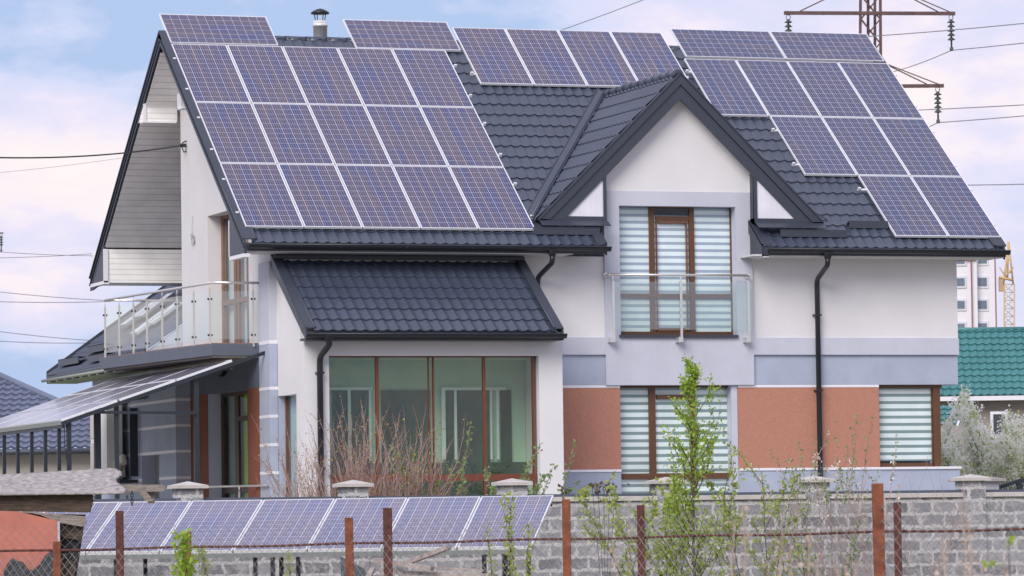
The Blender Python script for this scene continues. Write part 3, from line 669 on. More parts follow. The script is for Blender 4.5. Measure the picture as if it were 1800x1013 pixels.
zq = onx(424, 736, xt).z; wf.box((xt-.003, Yx(434, xt), zq-.04), (xt+.045, Yx(413, xt), zq+.04)); wf.box((xt-.003, Yx(436, xt), zbm-.06), (xt+.045, Yx(388, xt), zbm)); zq = onx(410, 862, xt).z; wf.box((xt-.003, Yx(436, xt), zq-.05), (xt+.045, Yx(388, xt), zq+.05))
win = build('terrace_window', wf, mat('dark brown window frame', (.05, .025, .016), .5, .1, 8), H)
mb = MB(); mb.box((xt+.02, Yx(437, xt), .3), (xt+.026, Yx(388, xt), zbm)); build('pane', mb, GLASST, win)
mb = MB(); mb.box((xt+.1, Yx(413, xt), .3), (xt+.105, Yx(388, xt), zbm)); build('curtain', mb, mat('grey lined curtain', (.28, .33, .34), .9, .1, 6), win)
mb = MB(); mb.box((xt+.1, Yx(437, xt)-.2, .3), (xt+.105, Yx(413, xt)-.003, zbm)); build('curtain', mb, mat('yellow green curtain', (.48, .62, .06), .9, rgb2=(.20, .42, .06), vscale=4, stretch=(3, 3, .6)), win)
# rear wing: blue wall with white lines
yw1 = onx(163, 750, XV).y; zwt = 4.6
yn0 = onx(280, 820, XV).y; yn1 = onx(249, 820, XV).y; zn1 = onx(265, 798, XV).z; zn0 = 1.9
wall('wing_wall', (XV, yst), (0, 1), 0, zwt, yw1-yst, [(yn0-yst, yn1-yst, zn0, zn1)], .2, BLUE, .3, inward=(1, 0, 0))
mb = MB(); mb.box((XV+.302, yst+.002, 0), (3.4, 12.6, zwt-.002)); build('wing_wall', mb, BLUE, H)
wl = MB()
for py_ in (705, 750, 795, 841):
    z = onx(290, py_, XV).z
    if zn0 < z < zn1: wl.box((XV-.005, yst-.004, z-.025), (XV+.2, yn0, z+.025)); wl.box((XV-.005, yn1-.003, z-.025), (XV+.01, yw1, z+.025)); wl.box((XV+.2005, yst-.004, z-.025), (XG-.001, yst+.1, z+.025))
    else: wl.box((XV-.005, yst-.004, z-.025), (XV+.2, yw1, z+.025)); wl.box((XV+.2005, yst-.004, z-.025), (XG-.001, yst+.1, z+.025))
build('white_line', wl, WTRIM, H)
mb = MB(); mb.box((XV+.19, yn0+.25, zn0), (XV+.25, yn0+.36, zn1)); nw = build('narrow_window', mb, BROWN, H)
mb = MB(); mb.box((XV+.255, yn0-.3, zn0-.2), (XV+.27, yn1+.3, zn1+.2)); build('pane', mb, mat('grey pane', (.22, .22, .23), .4), nw)
# tiled roof of the wing
WX0 = -.35; yfar = 13.1; zfe = 4.66; wr = ony(285, 513, yfar); wsl = (wr.z-zfe)/(wr.x-WX0)
wv = Vector((1, 0, wsl)).normalized(); wl_ = 3.7/wv.x
tile_sheet('wing_roof', (WX0, 6.3, zfe), (0, 1, 0), wv, yfar-6.3, wl_, ROOFM, H, seg=6)
mb = MB(); xx = WX0+3.7; zz = zfe+3.7*wsl; mb.quad((xx, 6.3, zz), (xx, yfar, zz), (xx+2, yfar, zz-1.4), (xx+2, 6.3, zz-1.4)); build('wing_roof', mb, ROOFM, H)
mb = MB(); a = Vector((WX0, yfar, zfe-.1)); b = Vector((xx, yfar, zz-.1)); mb.prism([a, b, b+Vector((0, 0, .2)), a+Vector((0, 0, .2))], (0, .03, 0)); mb.box((WX0-.0, 6.3, zfe-.12), (WX0+.03, yfar, zfe+.0)); build('wing_fascia', mb, TRIM, H)
mb = MB(); mb.box((WX0, 6.3, zfe-.14), (XV, yfar, zfe-.11)); build('soffit', mb, mat('green grey soffit', (.22, .26, .17), .8), H)
mb = MB(); mb.prism([(XV+.31, 6.31, zfe-.3), (3.3, 6.31, zfe-.3), (3.3, 6.31, zfe+(3.3-WX0)*wsl-.01), (WX0+.1, 6.31, zfe+.1*wsl-.01), (WX0+.1, 6.31, zfe-.10)], (0, .1, 0)); build('wing_gable', mb, GREY, H)
gm = MB(); gm.tube([(WX0-.05, 6.7, zfe-.08), (WX0-.05, yfar+.15, zfe-.08)], .03, 10)
for i in range(10): gm.box((WX0-.07, 6.8+i*.65, zfe-.13), (WX0+.1, 6.83+i*.65, zfe-.07))
build('gutter', gm, mat('pale gutter', (.26, .29, .24), .5), H)
def ron(px, py):    # point on the wing roof plane
    n = Vector((-wsl, 0, 1)).normalized(); return onp(px, py, n, n.dot(Vector((WX0, 6.3, zfe)))+.10)
sk = MB()
for (px, py) in ((243, 556), (272, 541), (262, 570), (290, 553)):
    a = ron(px, py); n = Vector((-wsl, 0, 1)).normalized(); sk.obox(a-wv*.35-Vector((0, .28, 0)), wv*.75, Vector((0, .5, 0)), n*.05)
build('skylight', sk, mat('sky-paled skylight glass', (.50, .54, .60), .08, spec=1), H)  # pale base colour stands in for sky reflected in the glass
for (p_, q_) in (((102, 642), (130, 641)), ((153, 619), (180, 617)), ((155, 635), (182, 633))):
    a = ron(*p_); b = ron(*q_); n = Vector((-wsl, 0, 1)).normalized(); mb = MB(); mb.box((a.x, b.y-.0, a.z-.03), (a.x+.02, a.y, a.z+.10)); mb.obox((a.x, b.y, a.z+.09), Vector((.16, 0, -.01)), Vector((0, a.y-b.y, 0)), Vector((0, 0, .012))); build('snow_guard', mb, TRIM, H)
# balcony slab
A0 = Vector((-.31, 1.02)); B0 = Vector((-.83, 6.38)); zdt = 4.74
def off(z): return [(XG+.1, 1.03, z), (A0.x-.03, 1.0, z), (-.62, 3.6, z), (B0.x-.05, B0.y+.25, z), (XG+.1, B0.y+.25, z)]
mb = MB(); mb.prism(off(zdt-.2), (0, 0, .2)); bs_ = build('balcony_slab', mb, mat('slate balcony edge', (.10, .115, .15), .6, .06, 3), H, .008)
mb = MB(); mb.prism([(x, y, zdt+.001) for x, y, z in [(XG+.1, 1.05, 0), (A0.x, 1.05, 0), (-.59, 3.6, 0), (B0.x, B0.y+.2, 0), (XG+.1, B0.y+.2, 0)]], (0, 0, .015)); build('deck', mb, mat('red brown deck', (.24, .13, .10), .8, .1, 6), bs_)
mb = MB(); mb.prism([(x*.96+.02, y*.98+.04, zdt-.23) for x, y, z in off(0)], (0, 0, .029)); build('underside', mb, mat('brown slab underside', (.17, .15, .13), .9, .08, 3), bs_)
# balcony railing
zrl = 5.757
rm = MB(); A3 = Vector((A0.x, A0.y, zrl)); B3 = Vector((B0.x, B0.y, zrl)); rm.tube([(XG, 1.02, zrl), A3], .022, 10); rm.tube([A3, B3], .022, 10); rm.tube([B3, (XG+.1, B0.y, zrl)], .02, 8)
br = build('balcony_railing', rm, STEEL, H)
pp = []
for px_ in (183, 209, 234, 258, 284.5, 311, 340, 368.5):
    t0 = 0; t1 = 1
    # parameter on the straight rail whose sight line passes the measured column
    best = min((abs(((A3+(B3-A3)*k/400)-CAM).dot(RT)/((A3+(B3-A3)*k/400)-CAM).dot(FW) - (ray(px_, 500).dot(RT)/ray(px_, 500).dot(FW))), k) for k in range(401))[1]
    pp.append(A3+(B3-A3)*best/400)
pp = pp[::-1]; posts = [Vector((XG-.1, 1.02, zrl))]+pp
dr = (B3-A3).normalized()
for i, q in enumerate(posts):
    mb = MB(); mb.obox(Vector((q.x-.012, q.y-.03, zdt-.05)), (.024, 0, 0), (0, .06, 0), (0, 0, .93)); mb.tube([(q.x, q.y, zdt+.85), (q.x, q.y, zrl)], .007, 6); po = build('post', mb, mat('pale steel post', (.62, .60, .56), .35, metal=.5), br)
    mb = MB()
    for z in (zdt+.75, zdt+.15): mb.tube([(q.x-.04, q.y, z), (q.x+.04, q.y, z)], .018, 8)
    build('clamp', mb, BSTEEL, po)
segs = list(zip(posts, posts[1:]))
for (a, b) in segs:
    d_ = (b-a); L_ = d_.length; d_.normalize(); mb = MB(); n = Vector((d_.y, -d_.x, 0)); mb.obox(Vector((a.x, a.y, zdt+.08))+d_*.03, d_*(L_-.06), n*.01, (0, 0, .80)); build('glass_panel', mb, RAILG, br)
# flue pipe
fp = ony(563, 60, RY+.35); mb = MB(); mb.lathe((fp.x, fp.y, 10), [(.12, 0), (.12, .62), (.128, .62), (.128, .66), (.12, .66), (.12, .72), (.11, .74), (0, .74)], 20); 
zt_ = ony(563, 36, RY+.35).z; mb = MB(); mb.lathe((fp.x, fp.y, zt_), [(.12, -1), (.125, -.12), (.135, -.12), (.135, -.06), (.125, -.06), (.125, -.02), (.09, 0), (.0, 0)], 20); fo_ = build('flue_pipe', mb, mat('bright flue steel', (.80, .78, .78), .3, metal=.4), H)
zc = ony(563, 22, RY+.35).z
mb = MB(); mb.lathe((fp.x, fp.y, zc), [(0, -.03), (.165, -.03), (.165, 0), (.08, .05), (0, .075)], 20); build('cap', mb, PIPE, fo_)
mb = MB()
for k in range(4): a_ = pi/4+k*pi/2; mb.tube([(fp.x+.09*cos(a_), fp.y+.09*sin(a_), zt_-.02), (fp.x+.12*cos(a_), fp.y+.12*sin(a_), zc-.02)], .008, 6)
build('cap_stay', mb, PIPE, fo_)
# cable hook on the gable wall, dangling lamp wires
hk = onx(326, 256, XU-.02); mb = MB(); mb.tube([hk+Vector((.02, 0, .08)), hk+Vector((-.05, 0, .05)), hk+Vector((-.07, 0, -.02)), hk+Vector((-.03, 0, -.12)), hk+Vector((.02, 0, -.1))], .012, 6); mb.box(hk-Vector((.09, .04, .03)), hk+Vector((.0, .04, .03))); build('cable_hook', mb, CABLE, H)
lw = onx(339, 380, XU-.01); le = onx(339, 420, XU-.03); mb = MB(); mb.tube([lw, lw*.5+le*.5+Vector((-.01, .03, 0)), le], .004, 4)
for k in range(3): mb.tube([le+Vector((-.03*cos(t)*cos(k), .09*sin(t), .09*cos(t)-.02*k)) for t in [i*pi/5 for i in range(11)]], .004, 4)
build('loose_wire', mb, mat('grey loose wire', (.25, .25, .27), .6), H)
mb = MB(); q = onx(396, 652, XG-.02); mb.box(q-Vector((.06, .05, .06)), q+Vector((.0, .05, .02))); mb.tube([q+Vector((-.03, -.05, -.06)), q+Vector((-.1, 0, -.1))], .03, 8); build('wall_lamp', mb, PIPE, H)
# terrace handrail
mb = MB(); a = onx(470, 853, XG-.04); b = ony(282, 859, yst-.3); mb.tube([a, (a.x-.0, 1.2, a.z), (-.35, 2.0, a.z), (-.8, 5, a.z), (-.9, 7, a.z-.02)], .02, 8); mb.tube([(-.9, 7, a.z-.02), (-1.35, 8.5, a.z-.45)], .02, 8)
tr_ = build('terrace_handrail', mb, STEEL, H)
for y, x in ((1.3, .2), (2.0, -.35), (5, -.8)):
    mb = MB(); mb.tube([(x, y, .3), (x, y, a.z-.1)], .02, 8); mb.tube([(x, y, a.z-.1), (x, y, a.z)], .008, 6); build('post', mb, STEEL, tr_)

# ------------------------------------------------------------------ AC UNIT on the wing wall
ax_ = -.30; q0 = onx(178, 824, XV-.45); q1 = onx(226, 694, XV-.1)
AC = thing('air_conditioner', 'tall white air conditioner cabinet on blue side wall beside black screen', 'air conditioner', (XV-.3, 9.3, 2.6))
mb = MB(); mb.box((XV-.42, 8.95, 2.62), (XV-.12, 10.2, 4.2)); build('cabinet', mb, mat('off white cabinet', (.66, .65, .62), .5, .03, 3), AC, .01)
mb = MB(); mb.box((XV-.44, 9.9, 2.7), (XV-.425, 10.15, 3.3)); mb.box((XV-.44, 9.9, 3.4), (XV-.425, 10.15, 4.1)); build('grille', mb, mat('pinkish grille', (.50, .44, .43), .7), AC)
mb = MB(); mb.tube([(XV-.2, 8.9, 2.75), (XV-.2, 8.8, 3.0), (XV-.2, 8.65, 3.02), (XV-.2, 8.55, 2.9)], .06, 10); mb.box((XV-.3, 8.86, 2.66), (XV-.1, 8.949, 2.95)); build('pipe_cover', mb, mat('cream pipe wrap', (.6, .56, .48), .8, .1, 10), AC)
mb = MB(); mb.box((XV-.17, 8.2, 2.66), (XV-.02, 8.24, 3.9)); mb.box((XV-.42, 8.21, 2.54), (XV-.03, 10.1, 2.60)); build('bracket', mb, BSTEEL, AC)

# ------------------------------------------------------------------ SOLAR PANELS
PW, PL, PT = .992, 1.956, .04
def panel_proto():
    o = thing('solar_panel', 'x', 'solar panel')
    fr = MB(); b_ = .013
    for (x0, y0, x1, y1) in ((0, 0, PW, b_), (0, PL-b_, PW, PL), (0, b_, b_, PL-b_), (PW-b_, b_, PW, PL-b_)): fr.box((x0, y0, -PT), (x1, y1, 0))
    build('frame', fr, ALU, o)
    gl_ = MB(); gl_.box((b_, b_, -.012), (PW-b_, PL-b_, -.004)); build('cell_sheet', gl_, CELLS, o)
    return o
PROTO = panel_proto(); first_ = [True]
SHEETS = {}
def put_panel(origin, ex, ey, label, group, landscape=False, cells=None):
    """ex along the row, ey up the slope; origin = lower left corner"""
    ex, ey = Vector(ex).normalized(), Vector(ey).normalized(); origin = Vector(origin)
    if first_[0]: r = PROTO; first_[0] = False; kids = None
    else:
        r = PROTO.copy(); col.objects.link(r)
        for ch in PROTO.children:
            if ch.name.split('.')[0] in ('frame', 'cell_sheet'):
                c = ch.copy(); col.objects.link(c); c.parent = r
                if cells and ch.name.startswith('cell_sheet'):
                    if cells.name not in SHEETS: me = ch.data.copy(); me.materials[0] = cells; SHEETS[cells.name] = me
                    c.data = SHEETS[cells.name]
    if landscape: X, Y, o = ey, -ex, origin+ex*PL
    else: X, Y, o = ex, ey, origin
    Z = X.cross(Y)
    m_ = Matrix.Identity(4)
    for i in range(3): m_[i][0] = X[i]; m_[i][1] = Y[i]; m_[i][2] = Z[i]; m_[i][3] = o[i]
    r.matrix_world = m_; tag(r, label, 'solar panel', group); return r
PO = Vector((0, 0, 6.63)); PVx = Vector((1, 0, 0)); PVy = Vector((0, cos(PR), sin(PR)))
def pp_(u, v): return PO + PVx*u + PVy*v
ordn = ['first', 'second', 'third', 'fourth', 'fifth']; rown = ['bottom', 'middle', 'top']
for r_ in range(3):
    for c_i in range(5):
        put_panel(pp_(c_i*1.012, r_*1.976), PVx, PVy, f'upright solar panel, {ordn[c_i]} from left in {rown[r_]} row of the large left roof array', 'solar panels on the house roof')
put_panel(pp_(0, 5.955), PVx, PVy, 'sideways solar panel topping the large left array, left of the flue pipe', 'solar panels on the house roof', True)
put_panel(pp_(3.385, 5.93)-Vector((0, 0, .0)), PVx, PVy, 'sideways solar panel overhanging the ridge, right of the flue pipe', 'solar panels on the house roof', True)
for i in range(4):
    put_panel(pp_(5.40+i*1.012, 4.78), PVx, PVy, f'upright solar panel, {ordn[i]} from left in the four above the dormer', 'solar panels on the house roof')
RX = 13.62
pos4 = ['leftmost', 'second from left', 'second from right', 'rightmost']
for r_, n_ in ((3, 4), (2, 3), (1, 2)):
    for i in range(n_):
        nm = {3: 'four panel row', 2: 'three panel row', 1: 'two panel bottom row'}[r_]
        ps = pos4 if n_ == 4 else (['leftmost', 'middle', 'rightmost'] if n_ == 3 else ['left', 'right'])
        put_panel(pp_(RX-(n_-i)*1.012+.02, (r_-1)*1.976-.09), PVx, PVy, f'upright solar panel, {ps[i]} in the {nm} of the stepped right array', 'solar panels on the house roof', cells=CELLSN)
put_panel(pp_(9.66, 5.905), PVx, PVy, 'left sideways solar panel along the top of the stepped right array', 'solar panels on the house roof', True, CELLSN)
put_panel(pp_(9.66+1.976, 5.905), PVx, PVy, 'right sideways solar panel along the top of the stepped right array', 'solar panels on the house roof', True, CELLSN)
# mounting rails
def rails(name, label, spans):
    T = thing(name, label, 'mounting rail', pp_(spans[0][0], spans[0][2]), 'aluminium rails under the roof panels'); n = PVx.cross(PVy)
    for (u0, u1, v) in spans:
        mb = MB(); a = pp_(u0, v)-n*(PT+.001); mb.obox(a, PVx*(u1-u0), PVy*.04, -n*.03); mb.obox(a+PVx*.0-n*.0, PVx*.05, PVy*.035, n*.035); mb.obox(a+PVx*(u1-u0-.05), PVx*.05, PVy*.035, n*.035); build('rail', mb, ALU, T)
rails('mounting_rails', 'aluminium rails whose ends show beside the large left array', [(-.07, 5.13, r_*1.976+dv) for r_ in range(3) for dv in (.42, 1.45)])
rails('mounting_rails', 'aluminium rails under the four panels above the dormer', [(5.32, 9.47, 5.15)])
rails('mounting_rails', 'aluminium rails whose ends show beside the stepped right array', [(13.6-2.02-.13, 13.66, .3), (11.47, 13.66, 1.45), (10.5, 13.66, 2.25), (10.5, 13.66, 3.4), (9.48, 13.66, 4.3), (9.5, 13.66, 5.4)])

# ground array in front of the block wall
BR = Vector((-.2637, -14.8038, 1.3505)); e1 = Vector((.87588, -.48252, 0)); e2 = Vector((.45225, .82094, .34861)).normalized()
e2 = (e2 - e1*e2.dot(e1)).normalized()
gname = ['rightmost', 'second from right', 'third from right', 'fourth from right', 'third from left', 'second from left', 'leftmost']
for i in range(7):
    put_panel(BR-e1*1.012*(i+1)+e1*.02, e1, e2, f'low tilted solar panel before the block wall, {gname[i]} of the ground row', 'solar panels in the ground row', cells=CELLSD)
GR = thing('panel_stand', 'black steel stand under the low row of tilted solar panels', 'stand', BR-e1*3.5-Vector((0, 0, 1.35)))
nrm = e1.cross(e2)
for v_ in (.15, 1.8):
    mb = MB(); a = BR-e1*7.1+e2*v_-nrm*(PT+.03); mb.bar(a, a+e1*7.1, .05, .05, nrm); build('rail', mb, ALUG if v_ < 1 else BSTEEL, GR)
mb = MB(); a = BR-e1*7.08+e2*.0-nrm*(PT+.002)-e2*.0; mb.obox(a-nrm*.06, e1*7.1, -e2*.012, nrm*.06); build('front_edge', mb, ALUG, GR)
def post_at(px, y_=990, t=0):
    # foot of a post under the front rail at a measured column
    k = min((abs(((BR-e1*7.1*j/300)-CAM).dot(RT)/((BR-e1*7.1*j/300)-CAM).dot(FW) - ray(px, y_).dot(RT)/ray(px, y_).dot(FW)), j) for j in range(301))[1]
    return BR-e1*7.1*k/300+e2*.15
for px_ in (444, 475, 848, 890, 200):
    q = post_at(px_); mb = MB(); mb.box((q.x-.025, q.y-.025, 0), (q.x+.025, q.y+.025, q.z-.08)); build('post', mb, BSTEEL, GR)
    q2 = q+e2*1.65; mb = MB(); mb.box((q2.x-.025, q2.y-.025, 0), (q2.x+.025, q2.y+.025, q2.z-.09)); build('post', mb, BSTEEL, GR)

# canopy of panels left of the house
CA = Vector((-.064, .7, 4.467)); CB = Vector((-2.966, .7, 3.491)); ce = (CA-CB).normalized(); cyv = Vector((0, 1, 0))
rn = ['outer', 'middle', 'house side']; dn = ['nearest', 'second', 'third', 'farthest']
for i in range(3):
    for j in range(4):
        o = CB + ce*(i*1.03) + cyv*(j*1.976)
        # row runs away from the viewer (+y), slope rises towards the house
        r = put_panel(o+cyv*PL, -cyv, ce, f'canopy solar panel left of the house, {rn[i]} row, {dn[j]} along it', 'solar panels of the canopy', True, CELLSD)
CN = thing('canopy_frame', 'black steel frame carrying the solar canopy left of the house', 'frame', (-3, .7, 0))
cn = ce.cross(-cyv); cn = cn if cn.z > 0 else -cn
for k in range(5):
    mb = MB(); a = CB-ce*.02+cyv*(k*1.976-.0)-cn*.075; mb.bar(a, a+ce*(3.75 if k == 0 else 3.1), .05, .06, cn); build('rafter', mb, BSTEEL, CN)
for i in (0, 1.5, 3.0):
    mb = MB(); a = CB+ce*i-cn*.13; mb.bar(a, a+cyv*7.9, .05, .05); build('purlin', mb, BSTEEL, CN)
mb = MB(); a = CB-cn*.02-ce*.012; mb.obox(a, -ce*.02, cyv*7.9, -cn*.07); build('edge_profile', mb, ALUG, CN)
mb = MB(); a = CB+ce*1.005+cn*.004; mb.obox(a, ce*.022, cyv*7.9, -cn*.03); build('edge_profile', mb, ALUG, CN)
def cpost(px, y, ztop_, name='post', w_=.07):
    q = ony(px, 780, y); mb = MB(); mb.box((q.x-w_/2, y, 0), (q.x+w_/2, y+w_, ztop_)); return build(name, mb, BSTEEL, CN)
for i, px_ in enumerate((104, 80, 56, 31.5, 7.5)):
    q = onx(px_, 760, CB.x+.05); mb = MB(); mb.box((q.x-.025, q.y, 0), (q.x+.03, q.y+.06, 3.42)); build('post', mb, BSTEEL, CN)
mb = MB(); q = onx(104, 760, CB.x+.05); mb.box((q.x-.02, q.y, 3.40), (q.x+.03, q.y+7, 3.45)); mb.box((q.x-.02, q.y+2.5, 2.55), (q.x+.03, q.y+7, 2.60)); build('rail', mb, BSTEEL, CN)
cpost(122, .75, 3.45); cpost(206, .75, 3.72, w_=.065); cpost(346.5, .75, 4.25, w_=.08); cpost(172.5, 1.4, 3.7, w_=.1)
mb = MB(); a = ony(148, 725, .72); b = ony(344, 726, .72); mb.bar(a, b, .04, .045); build('beam', mb, BSTEEL, CN)
mb = MB()
for k in range(3):
    a = ony(113+k*3, 735, .8); mb.tube([a, a+Vector((.02*k, 0, -.4)), a+Vector((.06-.04*k, 0, -.9)), Vector((a.x, a.y, 1.9))], .008, 5)
build('cable', mb, CABLE, CN)

# ------------------------------------------------------------------ BLOCK WALL
BY = -8.0
def block_mat():
    m = bpy.data.materials.new('rough grey blockwork'); m.use_nodes = True; t = m.node_tree; b = t.nodes['Principled BSDF']; L = t.links.new
    b.inputs['Roughness'].default_value = .95
    tcn = t.nodes.new('ShaderNodeTexCoord'); sp = t.nodes.new('ShaderNodeSeparateXYZ'); L(tcn.outputs['Object'], sp.inputs[0])
    cb_ = t.nodes.new('ShaderNodeCombineXYZ'); L(sp.outputs[0], cb_.inputs[0]); L(sp.outputs[2], cb_.inputs[1])
    n1 = t.nodes.new('ShaderNodeTexNoise'); n1.inputs['Scale'].default_value = 9; n1.inputs['Detail'].default_value = 5; L(tcn.outputs['Object'], n1.inputs['Vector'])
    sc = t.nodes.new('ShaderNodeVectorMath'); sc.operation = 'MULTIPLY_ADD'; sc.inputs[1].default_value = (.15, .09, 0); sc.inputs[2].default_value = (-.075, -.045, 0); L(n1.outputs['Color'], sc.inputs[0])
    ad = t.nodes.new('ShaderNodeVectorMath'); L(cb_.outputs[0], ad.inputs[0]); L(sc.outputs[0], ad.inputs[1])
    br_ = t.nodes.new('ShaderNodeTexBrick'); br_.inputs['Scale'].default_value = 1; br_.inputs['Brick Width'].default_value = .40; br_.inputs['Row Height'].default_value = .193
    br_.inputs['Mortar Size'].default_value = .028; br_.inputs['Mortar Smooth'].default_value = .4; br_.inputs['Bias'].default_value = 0
    br_.inputs['Color1'].default_value = (.17, .18, .20, 1); br_.inputs['Color2'].default_value = (.38, .38, .41, 1); br_.inputs['Mortar'].default_value = (.60, .59, .60, 1); L(ad.outputs[0], br_.inputs['Vector'])
    n2 = t.nodes.new('ShaderNodeTexNoise'); n2.inputs['Scale'].default_value = 5; n2.inputs['Detail'].default_value = 9; n2.inputs['Roughness'].default_value = .75; L(tcn.outputs['Object'], n2.inputs['Vector'])
    rr = t.nodes.new('ShaderNodeValToRGB'); rr.color_ramp.elements[0].position = .50; rr.color_ramp.elements[1].position = .60; L(n2.outputs['Fac'], rr.inputs['Fac'])
    mx1 = t.nodes.new('ShaderNodeMixRGB'); mx1.inputs['Color2'].default_value = (.55, .54, .55, 1)
    sm_ = t.nodes.new('ShaderNodeMath'); sm_.operation = 'MULTIPLY'; sm_.inputs[1].default_value = .75; L(rr.outputs[0], sm_.inputs[0]); L(sm_.outputs[0], mx1.inputs['Fac']); L(br_.outputs['Color'], mx1.inputs['Color1'])
    n3 = t.nodes.new('ShaderNodeTexNoise'); n3.inputs['Scale'].default_value = 55; n3.inputs['Detail'].default_value = 4; L(tcn.outputs['Object'], n3.inputs['Vector'])
    mr = t.nodes.new('ShaderNodeMapRange'); mr.inputs['From Min'].default_value = .3; mr.inputs['From Max'].default_value = .7; mr.inputs['To Min'].default_value = .74; mr.inputs['To Max'].default_value = 1.18; L(n3.outputs['Fac'], mr.inputs['Value'])
    mm = t.nodes.new('ShaderNodeMixRGB'); mm.blend_type = 'MULTIPLY'; mm.inputs['Fac'].default_value = 1; L(mx1.outputs[0], mm.inputs['Color1']); L(mr.outputs[0], mm.inputs['Color2']); L(mm.outputs[0], b.inputs['Base Color'])
    bp = t.nodes.new('ShaderNodeBump'); bp.inputs['Strength'].default_value = .9; bp.inputs['Distance'].default_value = .03
    hm = t.nodes.new('ShaderNodeMath'); hm.operation = 'ADD'; L(n3.outputs['Fac'], hm.inputs[0]); L(n2.outputs['Fac'], hm.inputs[1]); L(hm.outputs[0], bp.inputs['Height']); L(bp.outputs[0], b.inputs['Normal'])
    return m
BLK = block_mat()
BW = thing('block_wall', 'rough grey concrete block garden wall with pale coping and capped pillars', 'wall', (5, BY, 0))
zcap = 2.085
mb = MB(); mb.box((-9, BY, 0), (22, BY+.2, zcap-.1)); build('wall_face', mb, BLK, BW)
pil = [ony(p, 870, BY).x for p in (40, 334, 625, 905, 1176, 1437, 1712, 1990)]
pil = [pil[0]-2.6]+pil+[pil[-1]+2.7, pil[-1]+5.4]
for i, x in enumerate(pil):
    mb = MB(); mb.box((x-.19, BY-.03, 0), (x+.19, BY+.27, zcap+.15)); p_ = build('pillar', mb, BLK, BW)
    mb = MB(); z = zcap+.15; mb.box((x-.255, BY-.09, z), (x+.255, BY+.33, z+.045)); vs = [(x-.255, BY-.09, z+.045), (x+.255, BY-.09, z+.045), (x+.255, BY+.33, z+.045), (x-.255, BY+.33, z+.045), (x, BY+.12, z+.105)]
    mb.add(vs, [(0, 1, 4), (1, 2, 4), (2, 3, 4), (3, 0, 4)]); build('pillar_cap', mb, CONC, p_)
    if i < len(pil)-1:
        mb = MB(); a, b = x+.195, pil[i+1]-.195; mb.box((a, BY-.04, zcap-.10), (b, BY+.27, zcap-.03)); build('coping', mb, CONC, BW, .006)
        mb = MB(); mb.box((a, BY+.05, zcap-.03), (b+.03, BY+.3, zcap+.012)); build('top_strip', mb, mat('slate strip', (.07, .085, .12), .6), BW)
# far pillar and lattice gate on the right
FP = thing('gate_pillar', 'grey rendered gate pillar with flat stone cap behind the block wall', 'pillar', (11.1, -3, 0))
q = ony(1727, 840, -3.0); mb = MB(); mb.box((q.x-.3, -3, 0), (q.x+.3, -2.6, q.z-.06)); build('shaft', mb, mat('grey pillar render', (.34, .34, .37), .9, .08, 3), FP)
mb = MB(); z = q.z-.06; mb.box((q.x-.4, -3.08, z), (q.x+.4, -2.5, z+.04)); mb.add([(q.x-.4, -3.08, z+.04), (q.x+.4, -3.08, z+.04), (q.x+.4, -2.5, z+.04), (q.x-.4, -2.5, z+.04), (q.x, -2.8, z+.11)], [(0, 1, 4), (1, 2, 4), (2, 3, 4), (3, 0, 4)]); build('pillar_cap', mb, mat('brown stone cap', (.30, .27, .27), .9, .1, 8), FP)
a = ony(1741, 862, -2.9); b = ony(1792, 845, -2.9); c2_ = ony(1815, 845, -2.9)
GT = thing('lattice_gate', 'black sloping lattice gate top right of the last wall pillar', 'gate', (a.x, -2.9, 0))
mb = MB(); mb.bar(a, b, .05, .06); mb.bar(b, c2_, .05, .06); mb.bar(b, Vector((b.x, b.y, 0)), .08, .08); mb.bar(a-Vector((0, 0, .1)), c2_-Vector((0, 0, .28)), .05, .05); build('gate_frame', mb, BSTEEL, GT)
mb = MB()
for i in range(26):
    x = a.x+i*.05
    for sg in (1, -1): mb.bar((x, -2.88, a.z-.28), (x+sg*.2, -2.88, a.z+.0+(.16 if i > 6 else .0)), .008, .008)
build('lattice', mb, BSTEEL, GT)

# ------------------------------------------------------------------ SHED of scrap timber, bottom left
D = 54.5
SH = thing('shed', 'ramshackle shed with grey corrugated roof, dark beams and orange panel', 'shed', ond(60, 1100, D))
def P_(px, py, d=D): return ond(px, py, d)
def plate(name, pts, m, parent, d=D, th=.04, back=None):
    mb = MB(); mb.prism([ond(x, y, d) for x, y in pts], FW*th); return build(name, mb, m, parent)
# corrugated sheets seen from their edge side: wavy stack of ridges
mb = MB(); rows = 5; nx = 60
vs = []; fs = []
for j in range(rows*4+1):
    t = j/(rows*4)
    for i in range(nx+1):
        s_ = i/nx; xr_ = 205+6*sin(t*9)+R.uniform(-2, 2)+12*t
        px_ = -60+(xr_+60)*s_
        top = 838-15*max(0, min(1, (px_+60)/250))+R.uniform(-.7, .7); bot = 869-3*s_
        py_ = top+(bot-top)*t
        dd = D-.0-1.1*t-.028*cos(t*rows*2*pi)
        vs.append(ond(px_, py_, dd))
for j in range(rows*4):
    for i in range(nx): k = j*(nx+1)+i; fs.append((k, k+nx+1, k+nx+2, k+1))
mb.add(vs, fs, True); mb2 = build('corrugated_roof', mb, mat('old corrugated cement', (.20, .18, .18), .95, rgb2=(.52, .48, .47), vscale=14, bump=1.0, bscale=60, stretch=(1, 1, 1.6)), SH)
sm_ = mb2.modifiers.new('solid', 'SOLIDIFY'); sm_.thickness = .02
plate('beam', [(-60, 870), (160, 868), (163, 880), (157, 901), (-60, 898)], WOODD, SH, D-1.0, .12)
plate('beam', [(205, 852), (285, 852), (291, 857), (288, 864), (205, 866)], WOODG, SH, D-.4, .08)
plate('plank', [(237, 854), (247, 852), (270, 880), (256, 882)], WOODG, SH, D-.5, .03)
plate('plank', [(258, 857), (272, 857), (272, 885), (260, 885)], WOODG, SH, D-.3, .05)
